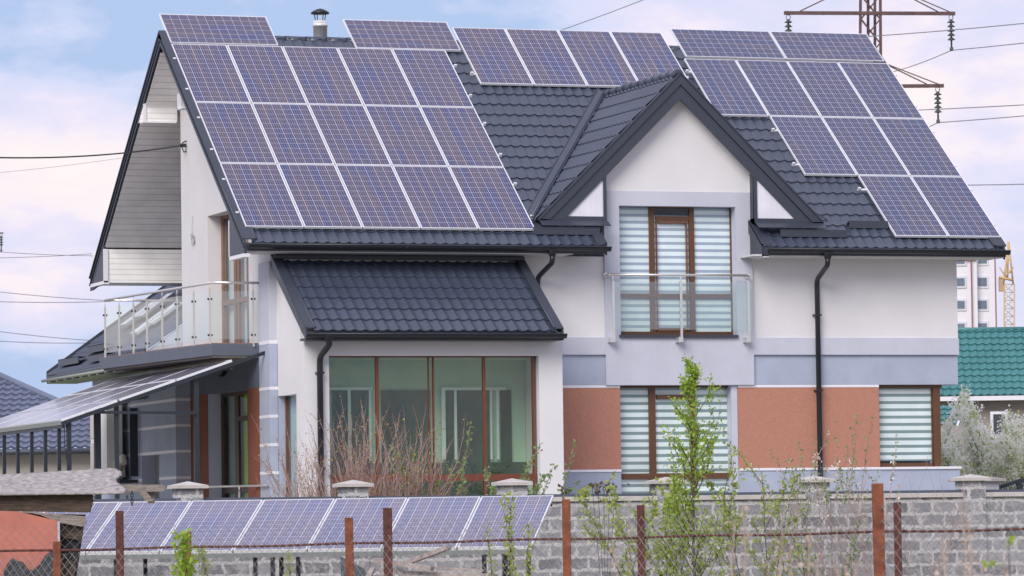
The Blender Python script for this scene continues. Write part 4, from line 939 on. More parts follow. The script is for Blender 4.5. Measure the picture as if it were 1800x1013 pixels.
plate('plank', [(30, 898), (150, 908), (152, 920), (145, 926), (108, 920), (70, 905)], WOODG, SH, D-1.05, .03)
plate('plank', [(100, 920), (147, 925), (143, 950), (100, 944)], WOODD, SH, D-.95, .03)
plate('plank', [(104, 944), (140, 950), (133, 985), (104, 980)], mat('black rotten plank', (.02, .02, .022), .9, .3, 6), SH, D-.9, .03)
plate('plank', [(100, 975), (134, 980), (128, 1040), (100, 1040)], WOODD, SH, D-.88, .03)
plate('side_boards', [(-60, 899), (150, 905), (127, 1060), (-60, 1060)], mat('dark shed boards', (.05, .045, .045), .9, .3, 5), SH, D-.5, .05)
plate('orange_panel', [(-60, 897), (30, 899), (98, 915), (103, 919), (104, 1060), (-60, 1060)], mat('faded orange panel', (.44, .15, .11), .7, .14, 3), SH, D-1.1, .02)
plate('panel_trim', [(101, 917), (105, 917), (106, 1000), (102, 1000)], mat('pale strip', (.4, .42, .44), .6), SH, D-1.13, .015)
plate('dark_patch', [(8, 1060), (6, 1003), (15, 988), (22, 981), (30, 986), (40, 988), (48, 1000), (58, 1003), (70, 992), (78, 978), (88, 970), (101, 968), (101, 1060)], mat('black tarred sheet', (.035, .04, .05), .8, .4, 14, .6, 30), SH, D-1.16, .01)
plate('roof_shade_strip', [(-60, 868), (158, 867), (162, 875), (-60, 880)], mat('black roof shade', (.012, .010, .010), .9), SH, D-.93, .3)  # near-black strip standing in for the shade under the corrugated sheets
mb = MB()
for k in range(5):
    c_ = ond(232, 866+k*5, D-.4); mb.tube([c_+RT*.018*cos(t)*(1 if k % 2 else .3)+UPZ*.026*sin(t) for t in [i*pi/4 for i in range(9)]], .005, 5)
build('chain', mb, BSTEEL, SH)

# scrap timber pile under the ground row
sc_list = [((660, 985), (760, 1000), .10, 'long pale split log in the scrap pile'), ((720, 988), (790, 962), .09, 'grey branch sticking up at the back of the scrap pile'), ((740, 997), (850, 1003), .05, 'thin straight plank on the scrap pile'), ((690, 1006), (860, 1012), .08, 'low flat plank at the front of the scrap pile'), ((655, 1000), (640, 1030), .07, 'short upright board left of the scrap pile'), ((700, 1000), (715, 1030), .06, 'short tilted stick in the scrap pile'), ((670, 1002), (690, 1034), .06, 'crossing stick left of the scrap pile centre')]
for (a, b, w_, lb) in sc_list:
    mb = MB(); mb.bar(ond(a[0], a[1], 57.0), ond(b[0], b[1], 56.6), w_, w_*.6); solo('scrap_plank', mb, mat('bleached scrap timber', (.22, .18, .17), .9, rgb2=(.48, .42, .40), vscale=10, bump=.4, bscale=30), lb, 'plank', 'scrap timber under the ground row')
mb = MB(); mb.prism([ond(x, y, 57.2) for x, y in ((598, 978), (612, 985), (640, 1000), (660, 1040), (600, 1040))], FW*.1); solo('tarpaulin', mb, mat('slate tarpaulin', (.06, .075, .10), .6, .2, 5, .4, 10), 'dark slate tarpaulin lump below the ground row of panels', 'tarpaulin')

# ------------------------------------------------------------------ FENCES
def strands(mb, pts, zs, pitch, r, amp=.004):
    """chain link between consecutive plan points: two families of straight wires woven as zigzags"""
    L0 = 0
    for (a, b), (za, zb) in zip(zip(pts, pts[1:]), zip(zs, zs[1:])):
        d = (b-a); L_ = d.length; d.normalize(); h0, h1 = za
        k0, k1 = zb; n = int(L_/pitch)
        hh = max(h1-h0, k1-k0)
        nrm = Vector((d.y, -d.x, 0))
        for fam in (1, -1):
            for i in range(-int(hh/pitch)-1, n+int(hh/pitch)+2):
                s0 = i*pitch; s1 = s0+fam*hh
                # clip to 0..L_
                t0, t1 = 0.0, 1.0
                if s1 != s0:
                    ta, tb = (0-s0)/(s1-s0), (L_-s0)/(s1-s0); t0 = max(t0, min(ta, tb)); t1 = min(t1, max(ta, tb))
                if t1-t0 < .02: continue
                P = []
                for t in (t0, t1):
                    s_ = s0+(s1-s0)*t; f_ = s_/L_; lo = h0+(k0-h0)*f_; hi = h1+(k1-h1)*f_
                    P.append(a+d*s_+Vector((0, 0, 1))*(lo+(hi-lo)*t)-Vector((0, 0, (a+d*s_).z))+nrm*amp*fam)
                mid = (P[0]+P[1])/2+d*R.uniform(-.006, .006)
                mb.tube([P[0], mid, P[1]], r, 3, False)
def plan(px, d): v = ond(px, 900, d); return Vector((v.x, v.y, 0))
# dark rear fence
F1 = thing('chain_link_fence', 'rear chain link fence with twisted dark red rail before the solar row', 'fence', plan(900, 50))
pa_, pb_ = plan(-60, 50), plan(1860, 48.5)
def zat(px, py, d): return ond(px, py, d).z
z1a, z1b = zat(-60, 925, 50), zat(1860, 890, 48.5)
mb = MB(); strands(mb, [pa_, pb_], [(.2, z1a), (.2, z1b)], .115, .0022); build('mesh', mb, WIRE, F1)
ra, rb_ = ond(-60, 971, 50), ond(1860, 929, 48.5); rl = MB()
for k in range(120):                                   # ribbed bar: short beads of changing thickness
    a = ra+(rb_-ra)*k/120; b = ra+(rb_-ra)*(k+1)/120; sag = Vector((0, 0, .006*sin(k*.33)))
    rl.tube([a+sag, a*.5+b*.5+sag, b+Vector((0, 0, .006*sin((k+1)*.33)))], [.012, .016, .012], 7, False)
build('rail', rl, RUSTD, F1)
for px_, py_, w_ in ((210, 898, .085), (681, 893, .1), (1126, 888, .085), (1577, 883, .08)):
    t_ = ond(px_, py_, 49.9-.0008*px_); mb = MB(); b0 = Vector((t_.x, t_.y, 0)); mb.bar(b0, t_, w_, w_, FW); build('post', mb, RUSTD, F1, .006)
# orange front fence, coming nearer to the right
fp_ = [(-80, 49.5, 968, .09), (100, 48.3, 952, .085), (330, 47, 935, .075), (613, 45, 910, .085), (995, 42.5, 878, .082), (1542, 39, 850, .10), (1880, 37, 838, .08)]
F2 = thing('chain_link_fence', 'front chain link fence on orange rusted posts, nearest the viewer', 'fence', plan(995, 37))
tops = []
for px_, d, py_, w_ in fp_:
    t_ = ond(px_, py_, d); tops.append(t_); mb = MB(); lean = R.uniform(-.02, .02); mb.bar(Vector((t_.x+lean, t_.y, 0)), t_, w_, w_*.8, FW); build('post', mb, RUST, F2, .005)
mb = MB(); zz_ = [(.1, zat(p, y+(22 if p < 400 else 36), d)) for p, d, y, w_ in fp_]; strands(mb, [Vector((t.x, t.y, 0)) for t in tops], zz_, .12, .0021, .006); build('mesh', mb, mat('pale fence wire', (.34, .31, .31), .6), F2)

# ------------------------------------------------------------------ SHRUBS AND TREES
def leaf_mat(n, c1, c2, tr=.35): return mat(n, c1, .55, rgb2=c2, vscale=7, trans=tr)
L_PEAR = leaf_mat('bright pear leaf', (.18, .32, .03), (.42, .54, .09))
L_YEL = leaf_mat('young yellow green leaf', (.22, .30, .05), (.46, .52, .14))
L_APP = leaf_mat('apple leaf', (.12, .20, .06), (.30, .40, .16))
L_RED = leaf_mat('red bud', (.26, .06, .05), (.30, .10, .05), .1)
L_OCH = leaf_mat('ochre leaf bud', (.30, .17, .04), (.42, .32, .09), .2)
L_WHT = leaf_mat('white blossom', (.90, .90, .83), (.97, .97, .93), .6)
L_PNK = leaf_mat('pale pink blossom', (.70, .52, .52), (.85, .75, .75), .3)
BARKR = mat('red brown twig bark', (.26, .17, .155), .8, rgb2=(.48, .36, .33), vscale=12)
BARKD = mat('dark twig bark', (.05, .035, .03), .85, rgb2=(.12, .09, .075), vscale=12)
def leaf(mb, p, size, up=None):
    a = Vector((R.gauss(0, 1), R.gauss(0, 1), R.gauss(0, 1)+.4)).normalized(); b = a.orthogonal().normalized()
    th = R.uniform(0, 2*pi); b = (b*cos(th)+a.cross(b)*sin(th)); c = a.cross(b); l = size*R.uniform(.7, 1.3); w_ = l*.36
    mb.add([p, p+a*l*.5+b*w_+c*w_*.25, p+a*l, p+a*l*.5-b*w_+c*w_*.25], [(0, 1, 2), (0, 2, 3)])
def blossom(mb, p, size):
    for k in range(3):
        leaf(mb, p, size)
def grow(wood, pts_out, p, d, L_, r, depth, curv=.12, up=.15, spread=.6, kids=4, segs=5, shrink=.55):
    pts = [p.copy()]; rs = [r]; dd = d.normalized(); step = L_/segs
    for i in range(segs):
        dd = (dd+Vector((R.gauss(0, curv), R.gauss(0, curv), R.gauss(0, curv)+up*.3))).normalized(); p = p+dd*step; pts.append(p.copy()); rs.append(max(r*(1-.75*(i+1)/segs), .0012))
        for t in (.0, .33, .66): pts_out.append((p-dd*step*t, depth, (i+1-t)/segs, dd.copy()))
        if depth > 0 and i >= 1:
            for _ in range(max(1, round(kids/(segs-1)*R.uniform(.5, 1.5)))):
                s_ = Vector((R.gauss(0, 1), R.gauss(0, 1), R.gauss(0, .6))).normalized()
                grow(wood, pts_out, p-dd*step*R.random(), (dd+s_*spread).normalized(), L_*shrink*R.uniform(.6, 1.2), r*.5, depth-1, curv, up, spread, max(2, kids-1), max(3, segs-1), shrink)
    wood.tube(pts, rs, 5 if r > .006 else 3, False)
def shrub(name, label, cat, base, stems, wood_m, fol, group=None, **kw):
    """stems: (offset, direction, length, radius, depth); fol: [(part name, material, per point chance, size, count, only-last)]"""
    T = thing(name, label, cat, base, group); wd = MB(); pts = []
    for (o, d, L_, r, dp) in stems: grow(wd, pts, Vector(base)+Vector(o), Vector(d), L_, r, dp, **kw)
    build('branches', wd, wood_m, T)
    for (pn_, m_, ch, sz, cnt, fn) in fol:
        mb = MB()
        for (p, dp, t, dd) in pts:
            if R.random() > ch*(fn(p, dp, t) if fn else 1): continue
            for k in range(cnt): leaf(mb, p+Vector((R.gauss(0, .02), R.gauss(0, .02), R.gauss(0, .02))), sz)
        if mb.v: build(pn_, mb, m_, T)
    return T
def fan(n, w_, L0, L1, r, dp, tilt=.5):
    st = []
    for i in range(n):
        t = -1+2*i/(n-1)+R.uniform(-.12, .12); st.append((RT*t*w_*.25+FW*R.uniform(-.2, .2), RT*t*tilt+FW*R.uniform(-.25, .25)+UPZ, R.uniform(L0, L1), r, dp))
    return st
# red twig shrub behind the wall before the porch
b_ = ond(640, 900, 65.8); b_.z = .05
def hfn(p, dp, t): return 1 if p.z > 1.9 else .1
R.seed(11)
shrub('red_twig_shrub', 'large leafless shrub with reddish twigs and buds before the sun room window', 'shrub', b_, fan(100, 1.5, 1.8, 2.8, .015, 2, .44), BARKR,
      [('buds', L_RED, .22, .02, 1, hfn), ('young_leaves', L_OCH, .05, .036, 1, hfn)], curv=.085, up=.10, spread=.30, kids=4, segs=7, shrink=.34)
# apple shrub
b_ = ond(868, 900, 66); b_.z = .05; R.seed(6)
shrub('apple_sapling', 'small apple sapling with upright leafy shoots right of the sun room window', 'sapling', b_, fan(9, 1.4, 1.9, 2.75, .014, 1, .36), BARKR,
      [('leaves', L_APP, .95, .06, 3, hfn)], curv=.07, up=.18, spread=.45, kids=5, segs=7, shrink=.34)
# blossoming apple bush
b_ = ond(1447, 900, 65); b_.z = .05; R.seed(8)
shrub('apple_bush', 'apple bush with pink buds against the terracotta wall by the downpipe', 'bush', b_, fan(15, 1.7, 1.7, 2.6, .012, 1, .24), BARKR,
      [('leaves', L_APP, .6, .045, 2, hfn), ('blossom', L_PNK, .09, .045, 4, lambda p, dp, t: 1 if 1.9 < p.z < 2.7 else .05)], curv=.08, up=.15, spread=.5, kids=4, segs=7, shrink=.36)
# pear tree before the wall
b_ = ond(1222, 1100, 56.5); b_.z = 0; R.seed(3)
stems = [((0, 0, 0), (0.0, 0, 1), 3.75, .035, 1)]
T = thing('pear_tree', 'slender young pear tree with bright green leaves rising above the block wall', 'tree', b_); wd = MB(); pts = []
p = Vector(b_); tp = [p+Vector((.015*sin(i*1.3), .02*cos(i), i*.37)) for i in range(11)]; wd.tube(tp, [.024*(1-i/11.5)+.003 for i in range(11)], 8, False); build('trunk', wd, BARKD, T)
wd = MB()
htop = tp[-1].z
for i in range(34):
    t = .10+.90*(i/34); z = t*htop; sp_ = (1-t)**.9*1.7+.06; an = R.uniform(0, 2*pi); d_ = Vector((cos(an)*.75, sin(an)*.75, 1.0))
    q = tp[min(9, int(z/.37))].lerp(tp[min(10, int(z/.37)+1)], (z/.37) % 1)
    for (u, v_) in ((0, 0),): grow(wd, pts, q, d_, sp_*R.uniform(.5, 1.1), .008, 1, .12, .2, .6, 3, 5, .5)
for k in range(24): pts.append((tp[7].lerp(tp[10], k/24), 0, .5, UPZ))
for k in range(30): pts.append((tp[4].lerp(tp[8], k/30), 0, .5, UPZ))
build('branches', wd, BARKD, T)
mb = MB(); bo = MB()
for (p, dp, t, dd) in pts:
    for k in range(R.choice((0, 1, 2, 3))): leaf(mb, p+Vector((R.gauss(0, .028), R.gauss(0, .028), R.gauss(0, .028))), .046)
    if R.random() < .004:
        for k in range(14): leaf(bo, p+Vector((R.gauss(0, .03), R.gauss(0, .03), R.gauss(0, .025))), .035)
build('leaves', mb, L_PEAR, T); build('blossom', bo, L_WHT, T)
def hf2(p, dp, t): return 1
R.seed(21)
b_ = ond(1165, 1100, 57.5); b_.z = 0
shrub('garden_shrub', 'loose yellow green shrub left of the pear tree before the block wall', 'shrub', b_, fan(9, 1.3, 1.5, 2.15, .012, 2, .13), BARKD,
      [('leaves', L_YEL, .5, .055, 3, hf2)], curv=.10, up=.15, spread=.6, kids=4, segs=6, shrink=.36)
b_ = ond(1332, 1100, 57); b_.z = 0; R.seed(31)
shrub('garden_shrub', 'thin yellow green shrub right of the pear tree before the block wall', 'shrub', b_, fan(5, .9, 1.6, 2.2, .011, 2, .10), BARKD,
      [('leaves', L_YEL, .45, .052, 2, hf2)], curv=.10, up=.15, spread=.55, kids=3, segs=6, shrink=.34)
b_ = ond(1425, 1100, 57); b_.z = 0; R.seed(33)
shrub('garden_shrub', 'low green shrub below the wall pillar by the downpipe', 'shrub', b_, fan(6, 1.0, 1.1, 1.6, .010, 1, .12), BARKD,
      [('leaves', L_APP, .7, .05, 2, hf2)], curv=.10, up=.15, spread=.5, kids=4, segs=6, shrink=.36)
# bare twig shrub right
b_ = ond(1570, 1100, 58); b_.z = .3; R.seed(41)
shrub('bare_shrub', 'bare thin twigs spreading behind the rusted posts on the right', 'shrub', b_, fan(12, 1.8, 1.3, 2.0, .008, 1, .6), BARKR, [], curv=.08, up=.1, spread=.5, kids=3, segs=6, shrink=.42)
# leafy shoots in front of the ground row
for i, (px_, py_, lb, ft, sz) in enumerate(((884, 878, 'leafy shoot leaning left before the rightmost ground panel', 910, .05), (856, 925, 'short leafy shoot between two taller ones before the ground row', 868, .04), (898, 862, 'tallest straight leafy shoot before the rightmost ground panel', 896, .055), (929, 922, 'slim leafy shoot under the right corner of the ground row', 930, .045), (322, 938, 'bushy bright green shoot hugging an orange post on the left', 330, .07), (352, 962, 'small green shoot right of the bushy one by the orange post', 368, .05), (212*1+296, 972, 'faint leafy shoot under the middle of the ground row', 510, .035))):
    dd_ = 46.2 if px_ == 322 else 55.5
    t_ = ond(px_, py_, dd_); f_ = ond(ft, 1040, dd_); f_.z = 0.0; top_ = t_.z
    T = thing('young_shoot', lb, 'shoot', f_, 'leafy shoots before the ground row'); wd = MB(); n = 14; base_ = ond(ft, 1040, dd_); P = [base_.lerp(t_, k/n)+Vector((R.gauss(0, .012), 0, 0)) for k in range(n+1)]; P.insert(0, Vector(f_)); wd.tube(P, [.008]+[.007*(1-k/n)+.002 for k in range(n+1)], 5, False); build('stem', wd, BARKD, T)
    mb = MB()
    for k in range(int(150*(1.7 if px_ == 322 else 1))):
        s_ = R.random(); q = base_.lerp(t_, s_); sp_ = (.028 if px_ != 322 else .06)
        q = q+RT*R.gauss(0, sp_)+FW*R.gauss(0, sp_)+UPZ*R.gauss(0, .02)
        leaf(mb, q, sz)
    build('leaves', mb, L_YEL if i != 4 else L_PEAR, T)
# white blossoming cherry behind the house
b_ = ond(1745, 1000, 84); b_.z = 0; R.seed(51)
WT = thing('blossom_tree', 'white blossoming cherry bush beside the green roofed house', 'tree', b_); wd = MB(); pts = []
for st in fan(46, 5.6, 1.9, 3.15, .018, 2, .50): grow(wd, pts, Vector(b_)+st[0], st[1], st[2], st[3], 2, .07, .22, .45, 4, 7, .34)
build('branches', wd, BARKD, WT); mb = MB(); lv = MB()
for (p, dp, t, dd) in pts:
    if p.z > 1.3 and R.random() < .6:
        for k in range(8): leaf(mb, p+Vector((R.gauss(0, .06), R.gauss(0, .06), R.gauss(0, .05))), .065)
    if R.random() < (.5 if p.z < 2.8 else .25):
        for k in range(3): leaf(lv, p+Vector((R.gauss(0, .05), R.gauss(0, .05), R.gauss(0, .05))), .06)
build('blossom', mb, L_WHT, WT); build('leaves', lv, leaf_mat('blossom tree leaf', (.34, .46, .10), (.52, .62, .22)), WT)
# small plants on the wall top line
for px_, d_, lb in ((1062, 63.5, 'small dark leaved plant behind the coping left of the lower window'), (990, 63.5, 'tiny green sprig behind the coping at the sun room corner')):
    b_ = ond(px_, 905, d_); b_.z = .05; R.seed(px_)
    z_ = ond(px_, 852 if px_ > 1000 else 857, d_).z
    T = thing('small_plant', lb, 'plant', b_); wd = MB(); pts = []
    for k in range(5 if px_ > 1000 else 1): wd.tube([b_, Vector((b_.x+(k-2)*.09*(px_ > 1000), b_.y, z_-.05*R.random()))], .005, 3, False)
    build('stem', wd, BARKD, T); mb = MB()
    for k in range(70 if px_ > 1000 else 20): leaf(mb, Vector((b_.x+R.gauss(0, .13 if px_ > 1000 else .03), b_.y, z_-abs(R.gauss(0, .09)))), .06)
    build('leaves', mb, mat('dark mixed leaf', (.04, .08, .03), .5, rgb2=(.16, .09, .06), vscale=5), T)
# dry weeds close to the camera, out of focus
R.seed(61)
DRY = mat('dry straw stem', (.36, .25, .20), .9, rgb2=(.55, .44, .38), vscale=10)
for i, (px_, py_, d) in enumerate(((1350, 985, 17), (1372, 930, 16), (1392, 962, 18), (1420, 940, 17), (1436, 975, 15), (1470, 1000, 18), (1660, 950, 16), (1690, 880, 17), (1705, 915, 15.5), (1725, 965, 18), (1650, 990, 17), (1765, 985, 16), (1080, 968, 17), (1290, 915, 19), (1310, 890, 18), (1498, 985, 15))):
    t_ = ond(px_, py_, d); f_ = ond(px_+R.uniform(-25, 25), 1100, d); f_.z = 0; T = thing('dry_weed', 'dried blurred weed stalk close to the viewer', 'weed', f_, 'dried weeds nearest the viewer')
    wd = MB(); P = [f_.lerp(t_, k/8)+RT*R.gauss(0, .008) for k in range(9)]; wd.tube(P, [.004]*8+[.002], 4, False)
    for k in range(7): s_ = R.uniform(.45, 1); q = f_.lerp(t_, s_); wd.tube([q, q+RT*R.gauss(0, .03)+UPZ*R.uniform(.02, .06)], .0018, 3, False)
    mb = wd
    for k in range(16): s_ = R.uniform(.7, 1.02); leaf(mb, f_.lerp(t_, s_)+RT*R.gauss(0, .012), .022)
    build('stalk', mb, DRY, T)
for px_, py_, lb in ((1773, 950, 'single blurred bright green leaf sprig at the right edge'), (1746, 997, 'blurred green leaf pair near the bottom right corner')):
    t_ = ond(px_, py_, 16); T = thing('leaf_sprig', lb, 'sprig', Vector((t_.x, t_.y, 0))); wd = MB(); wd.tube([Vector((t_.x+.03, t_.y, 0)), t_], .002, 4, False); build('stem', wd, BARKD, T); mb = MB()
    for k in range(3): leaf(mb, t_+RT*R.gauss(0, .012)+UPZ*R.gauss(0, .004), .034)
    build('leaves', mb, L_PEAR, T)
# rough grass between the fences and the wall
mb = MB(); R.seed(77)
for k in range(9000):
    px_ = R.uniform(-60, 1860); d = R.uniform(38, 61); q = ond(px_, 1000, d); h = R.uniform(.2, .75) if px_ > 1250 else R.uniform(.15, .6)
    a = Vector((q.x, q.y, 0)); t_ = a+Vector((R.gauss(0, .1), R.gauss(0, .1), h)); s_ = RT*.006; mb.add([a-s_, a+s_, t_], [(0, 1, 2)])
tag(build('grass', mb, mat('rough spring grass', (.10, .16, .04), .8, rgb2=(.30, .28, .15), vscale=.8)), 'rough green and dry grass between the fences and the block wall', 'grass', kind='stuff')

# ------------------------------------------------------------------ NEIGHBOURS
# left neighbour: blue grey tiled roof, seen below and behind the canopy
NB = thing('neighbour_house', 'neighbour house with blue grey hipped tile roof and cream wall on the left', 'house', ond(60, 1000, 92))
e0 = ond(-160, 792, 90); e1_ = ond(230, 794, 90); u_ = (e1_-e0); u_.z = 0; NL = u_.length; u_.normalize(); back = Vector((-u_.y, u_.x, 0))
hipx = ond(175, 794, 90); hs = (hipx-e0).dot(u_)
rs_ = .62; vdn = (back+UPZ*rs_).normalized()
ex0 = Vector((e0.x, e0.y, e0.z))
apx = ond(-20, 655, 93)
def keepn(p):
    s_ = (p-ex0).dot(u_); return True
def keepn(p):
    s_ = (p-ex0).dot(u_); h = p.z-ex0.z; return s_ < NL-h*1.55
tile_sheet('roof', ex0, u_, vdn, NL, 3.9, NTILE, NB, keep=lambda p: (p-ex0).dot(u_) < NL-(p.z-ex0.z)*2.25+.55, P=.19, S=.22, A=.045, st=.04, seg=6)
hp0 = ex0+u_*(NL+.55); hz = 2.2; hp1 = hp0-u_*(hz*2.25)+back*(hz/rs_)+UPZ*hz
mb = MB(); mb.tube([hp0+UPZ*.03, hp1+UPZ*.05], .07, 8); build('hip_cap', mb, NTILE, NB)
mb = MB(); mb.obox(ex0-back*.05-UPZ*.12, u_*NL, back*.06, UPZ*.12); mb.tube([ex0-back*.1-UPZ*.06, ex0-back*.1-UPZ*.06+u_*NL], .06, 8); build('gutter', mb, mat('slate gutter', (.06, .07, .10), .5), NB)
mb = MB(); mb.obox(Vector((ex0.x, ex0.y, 0))+back*.35, u_*(NL-.5), back*5, UPZ*(ex0.z-.05)); build('wall', mb, BEIGE, NB)

# right neighbour: green tile roof
GH = thing('green_roof_house', 'beige neighbour house with turquoise green metal tile roof on the right', 'house', ond(1730, 1000, 100))
ga = ond(1600, 697.5, 98); gb = ond(1860, 695, 98); u_ = gb-ga; u_.z = 0; GL = u_.length; u_.normalize(); back = Vector((-u_.y, u_.x, 0)); g0 = Vector((ga.x, ga.y, ga.z))
gt = ond(1730, 580, 98); rise = gt.z-ga.z; vg = (back*1.0*rise/1.0*.95+UPZ*rise*1.03).normalized(); Lg = rise*1.03/vg.z
tile_sheet('roof', g0, u_, vg, GL, Lg, GRN, GH, P=.175, S=.20, A=.05, st=.03, seg=6)
mb = MB(); a = g0+vg*Lg+UPZ*.03; mb.tube([a, a+u_*GL], .05, 10); mb.obox(g0+vg*Lg, u_*GL, back*3, UPZ*-2.5+back*.1); build('ridge_cap', mb, GRN, GH)
mb = MB(); mb.obox(g0-back*.05-UPZ*.11, u_*GL, back*.05, UPZ*.10); build('fascia', mb, WTRIM, GH)
mb = MB(); wb = Vector((g0.x, g0.y, 0))+back*.4; mb.obox(wb, u_*GL, back*6, UPZ*(g0.z-.1)); build('wall', mb, mat('tan stucco', (.34, .30, .28), .9, .08, 2), GH)
mb = MB(); a = ond(1740, 724, 98)-FW*.1; b = ond(1771, 770, 98)-FW*.1; mb.obox(Vector((a.x, a.y, b.z)), (b-a)-UPZ*(b-a).z, FW*.05, UPZ*(a.z-b.z)); wn_ = build('window', mb, WTRIM, GH)
mb = MB(); mb.obox(Vector((a.x, a.y, b.z))+RT*.06+UPZ*.06-FW*.02, (b-a)-UPZ*(b-a).z-RT*.12, FW*.03, UPZ*(a.z-b.z-.12)); build('pane', mb, GLASSD, wn_)
q = ond(1650, 748, 95); u2 = RT; vg2 = (FW+UPZ*.7).normalized(); tile_sheet('lean_to_roof', q, RT, vg2, .55, .75, GRN, GH, P=.175, S=.2, A=.03, st=.03, seg=6)
mb = MB(); a = ond(1683, 751, 94.9); b = ond(1696, 712, 95.6); mb.bar(a, b, .04, .08); build('lean_to_trim', mb, WTRIM, GH)

# apartment block
DA = 300
AB = thing('apartment_building', 'tall white apartment block with red downpipe behind the green roof', 'building', ond(1705, 950, DA))
a = ond(1610, 700, DA); b = ond(1755, 700, DA); tz_ = ond(1700, 430, DA).z
mb = MB(); mb.obox(Vector((a.x, a.y, 0)), (b.x-a.x, b.y-a.y, 0), FW*14, UPZ*tz_); build('wall', mb, PINKW, AB)
mb = MB(); q = ond(1717, 446, DA-.6); mb.obox(Vector((a.x, a.y, 0))-FW*.6, Vector(((ond(1716, 500, DA)-a).x, (ond(1716, 500, DA)-a).y, 0)), FW*.59, UPZ*ond(1700, 458, DA).z); build('bay', mb, PINKW, AB)
mb = MB(); a2_ = ond(1660, 458, DA-.8); b2_ = ond(1716, 452, DA-.8); mb.obox(a2_, RT*(b2_-a2_).dot(RT), FW*.9, UPZ*.25); build('bay_roof', mb, mat('red canopy roof', (.42, .08, .10), .6), AB)
def awin(px, py, w_, h_, dd):
    a = ond(px-w_/2, py+h_/2, dd); mb = MB(); W_ = w_/FPX*dd; H_ = h_/FPX*dd
    mb.obox(a-RT*.1-UPZ*.1, RT*(W_+.2), -FW*.06, UPZ*(H_+.2)); fr = build('window', mb, mat('white window surround', (.62, .63, .70), .7), AB)
    mb = MB(); mb.obox(a+RT*.05+UPZ*.05-FW*.07, RT*(W_*.44), -FW*.03, UPZ*(H_-.1)); mb.obox(a+RT*(W_*.55)+UPZ*.05-FW*.07, RT*(W_*.42), -FW*.03, UPZ*(H_-.1)); build('pane', mb, mat('slate blue pane', (.14, .18, .24), .3, .2, .4), fr)
for py_ in (456, 496, 536, 576, 616): awin(1726.5, py_, 17, 17, DA)
for py_ in (461, 496, 536, 576): awin(1688, py_, 16, 16 if py_ > 470 else 8, DA-.62)
mb = MB(); 
for px_ in (1707, 1749): a = ond(px_, 456, DA-.8); mb.tube([a, Vector((a.x, a.y, 0))], .045, 6)
build('downpipe', mb, mat('dark red downpipe', (.20, .06, .07), .6), AB)
# crane
DC = 330
CR = thing('tower_crane', 'yellow lattice tower crane at the right of the apartment block', 'crane', ond(1770, 950, DC))
mb = MB(); s_ = FPX/DC; cw = .5
def cpt(px, py, dz=0): return ond(px, py, DC+dz)
for (xa_, xb_) in ((1763.5, 1761.5), (1781, 1783)):
    for dz in (0, 1): mb.tube([cpt(xa_+2, 500, dz), cpt(xa_, 960, dz)], .06, 4)
for k in range(34):
    y0_ = 500+k*14; y1_ = y0_+14
    mb.tube([cpt(1764, y0_), cpt(1781, y1_)], .03, 3); mb.tube([cpt(1781, y0_), cpt(1764, y1_)], .03, 3); mb.tube([cpt(1764, y0_), cpt(1781, y0_)], .03, 3); mb.tube([cpt(1764, y0_, 1), cpt(1781, y1_, 1)], .03, 3)
build('mast', mb, YEL, CR)
mb = MB()
for (a, b) in (((1764, 500), (1771, 445)), ((1781, 500), (1773, 425)), ((1771, 490), (1772, 425)), ((1764, 490), (1781, 470)), ((1768, 460), (1777, 455)), ((1766, 475), (1779, 480))): mb.tube([cpt(*a), cpt(*b)], .07, 4)
mb.tube([cpt(1756, 487), cpt(1781, 493)], .10, 5); mb.tube([cpt(1757, 470), cpt(1770, 490)], .06, 4); build('tower_head', mb, YEL, CR)
mb = MB(); mb.obox(cpt(1757, 512), RT*.35, FW*.6, UPZ*1.0); build('cab', mb, mat('tan cab', (.42, .30, .2), .7), CR)
# pylon
DP = 190
PY = thing('pylon', 'brown lattice power pylon with insulators behind the right end of the roof', 'pylon', ond(1530, 950, DP))
def q_(px, py, dz=0): return ond(px, py, DP+dz)
mb = MB()
for (x0_, x1_) in ((1513, 1506), (1547, 1554)):
    for dz in (0, 1.2): mb.bar(q_(x0_, -60, dz), q_(x1_, 960, dz), .12, .12, FW)
for xx_ in (1526, 1538): mb.bar(q_(xx_, -60, .6), q_(xx_-1, 960, .6), .12, .05, FW)
for k in range(24):
    y0_ = -50+k*42
    mb.bar(q_(1513, y0_), q_(1530, y0_+21), .06, .05, FW); mb.bar(q_(1530, y0_+21), q_(1513, y0_+42), .06, .05, FW); mb.bar(q_(1547, y0_), q_(1530, y0_+21), .06, .05, FW); mb.bar(q_(1530, y0_+21), q_(1547, y0_+42), .06, .05, FW)
    mb.bar(q_(1514, y0_, 1.2), q_(1547, y0_+42, 1.2), .06, .05, FW); mb.bar(q_(1547, y0_, 1.2), q_(1514, y0_+42, 1.2), .05, .05, FW)
build('mast', mb, PYL, PY)
for (A_, B_, top) in (((1378, 23), (1679, 24), -20), ((1420, 153), (1659, 151), 120)):
    mb = MB(); mb.bar(q_(*A_), q_(*B_), .16, .15); cxp = 1530
    mb.bar(q_(A_[0]+28, A_[1]-3), q_(cxp-16, top-12), .06, .05); mb.bar(q_(B_[0]-30, B_[1]-3), q_(cxp+16, top-12), .06, .05); mb.bar(q_(B_[0]-10, B_[1]-3), q_(cxp+16, top-12, 1), .06, .05); build('cross_arm', mb, PYL, PY)
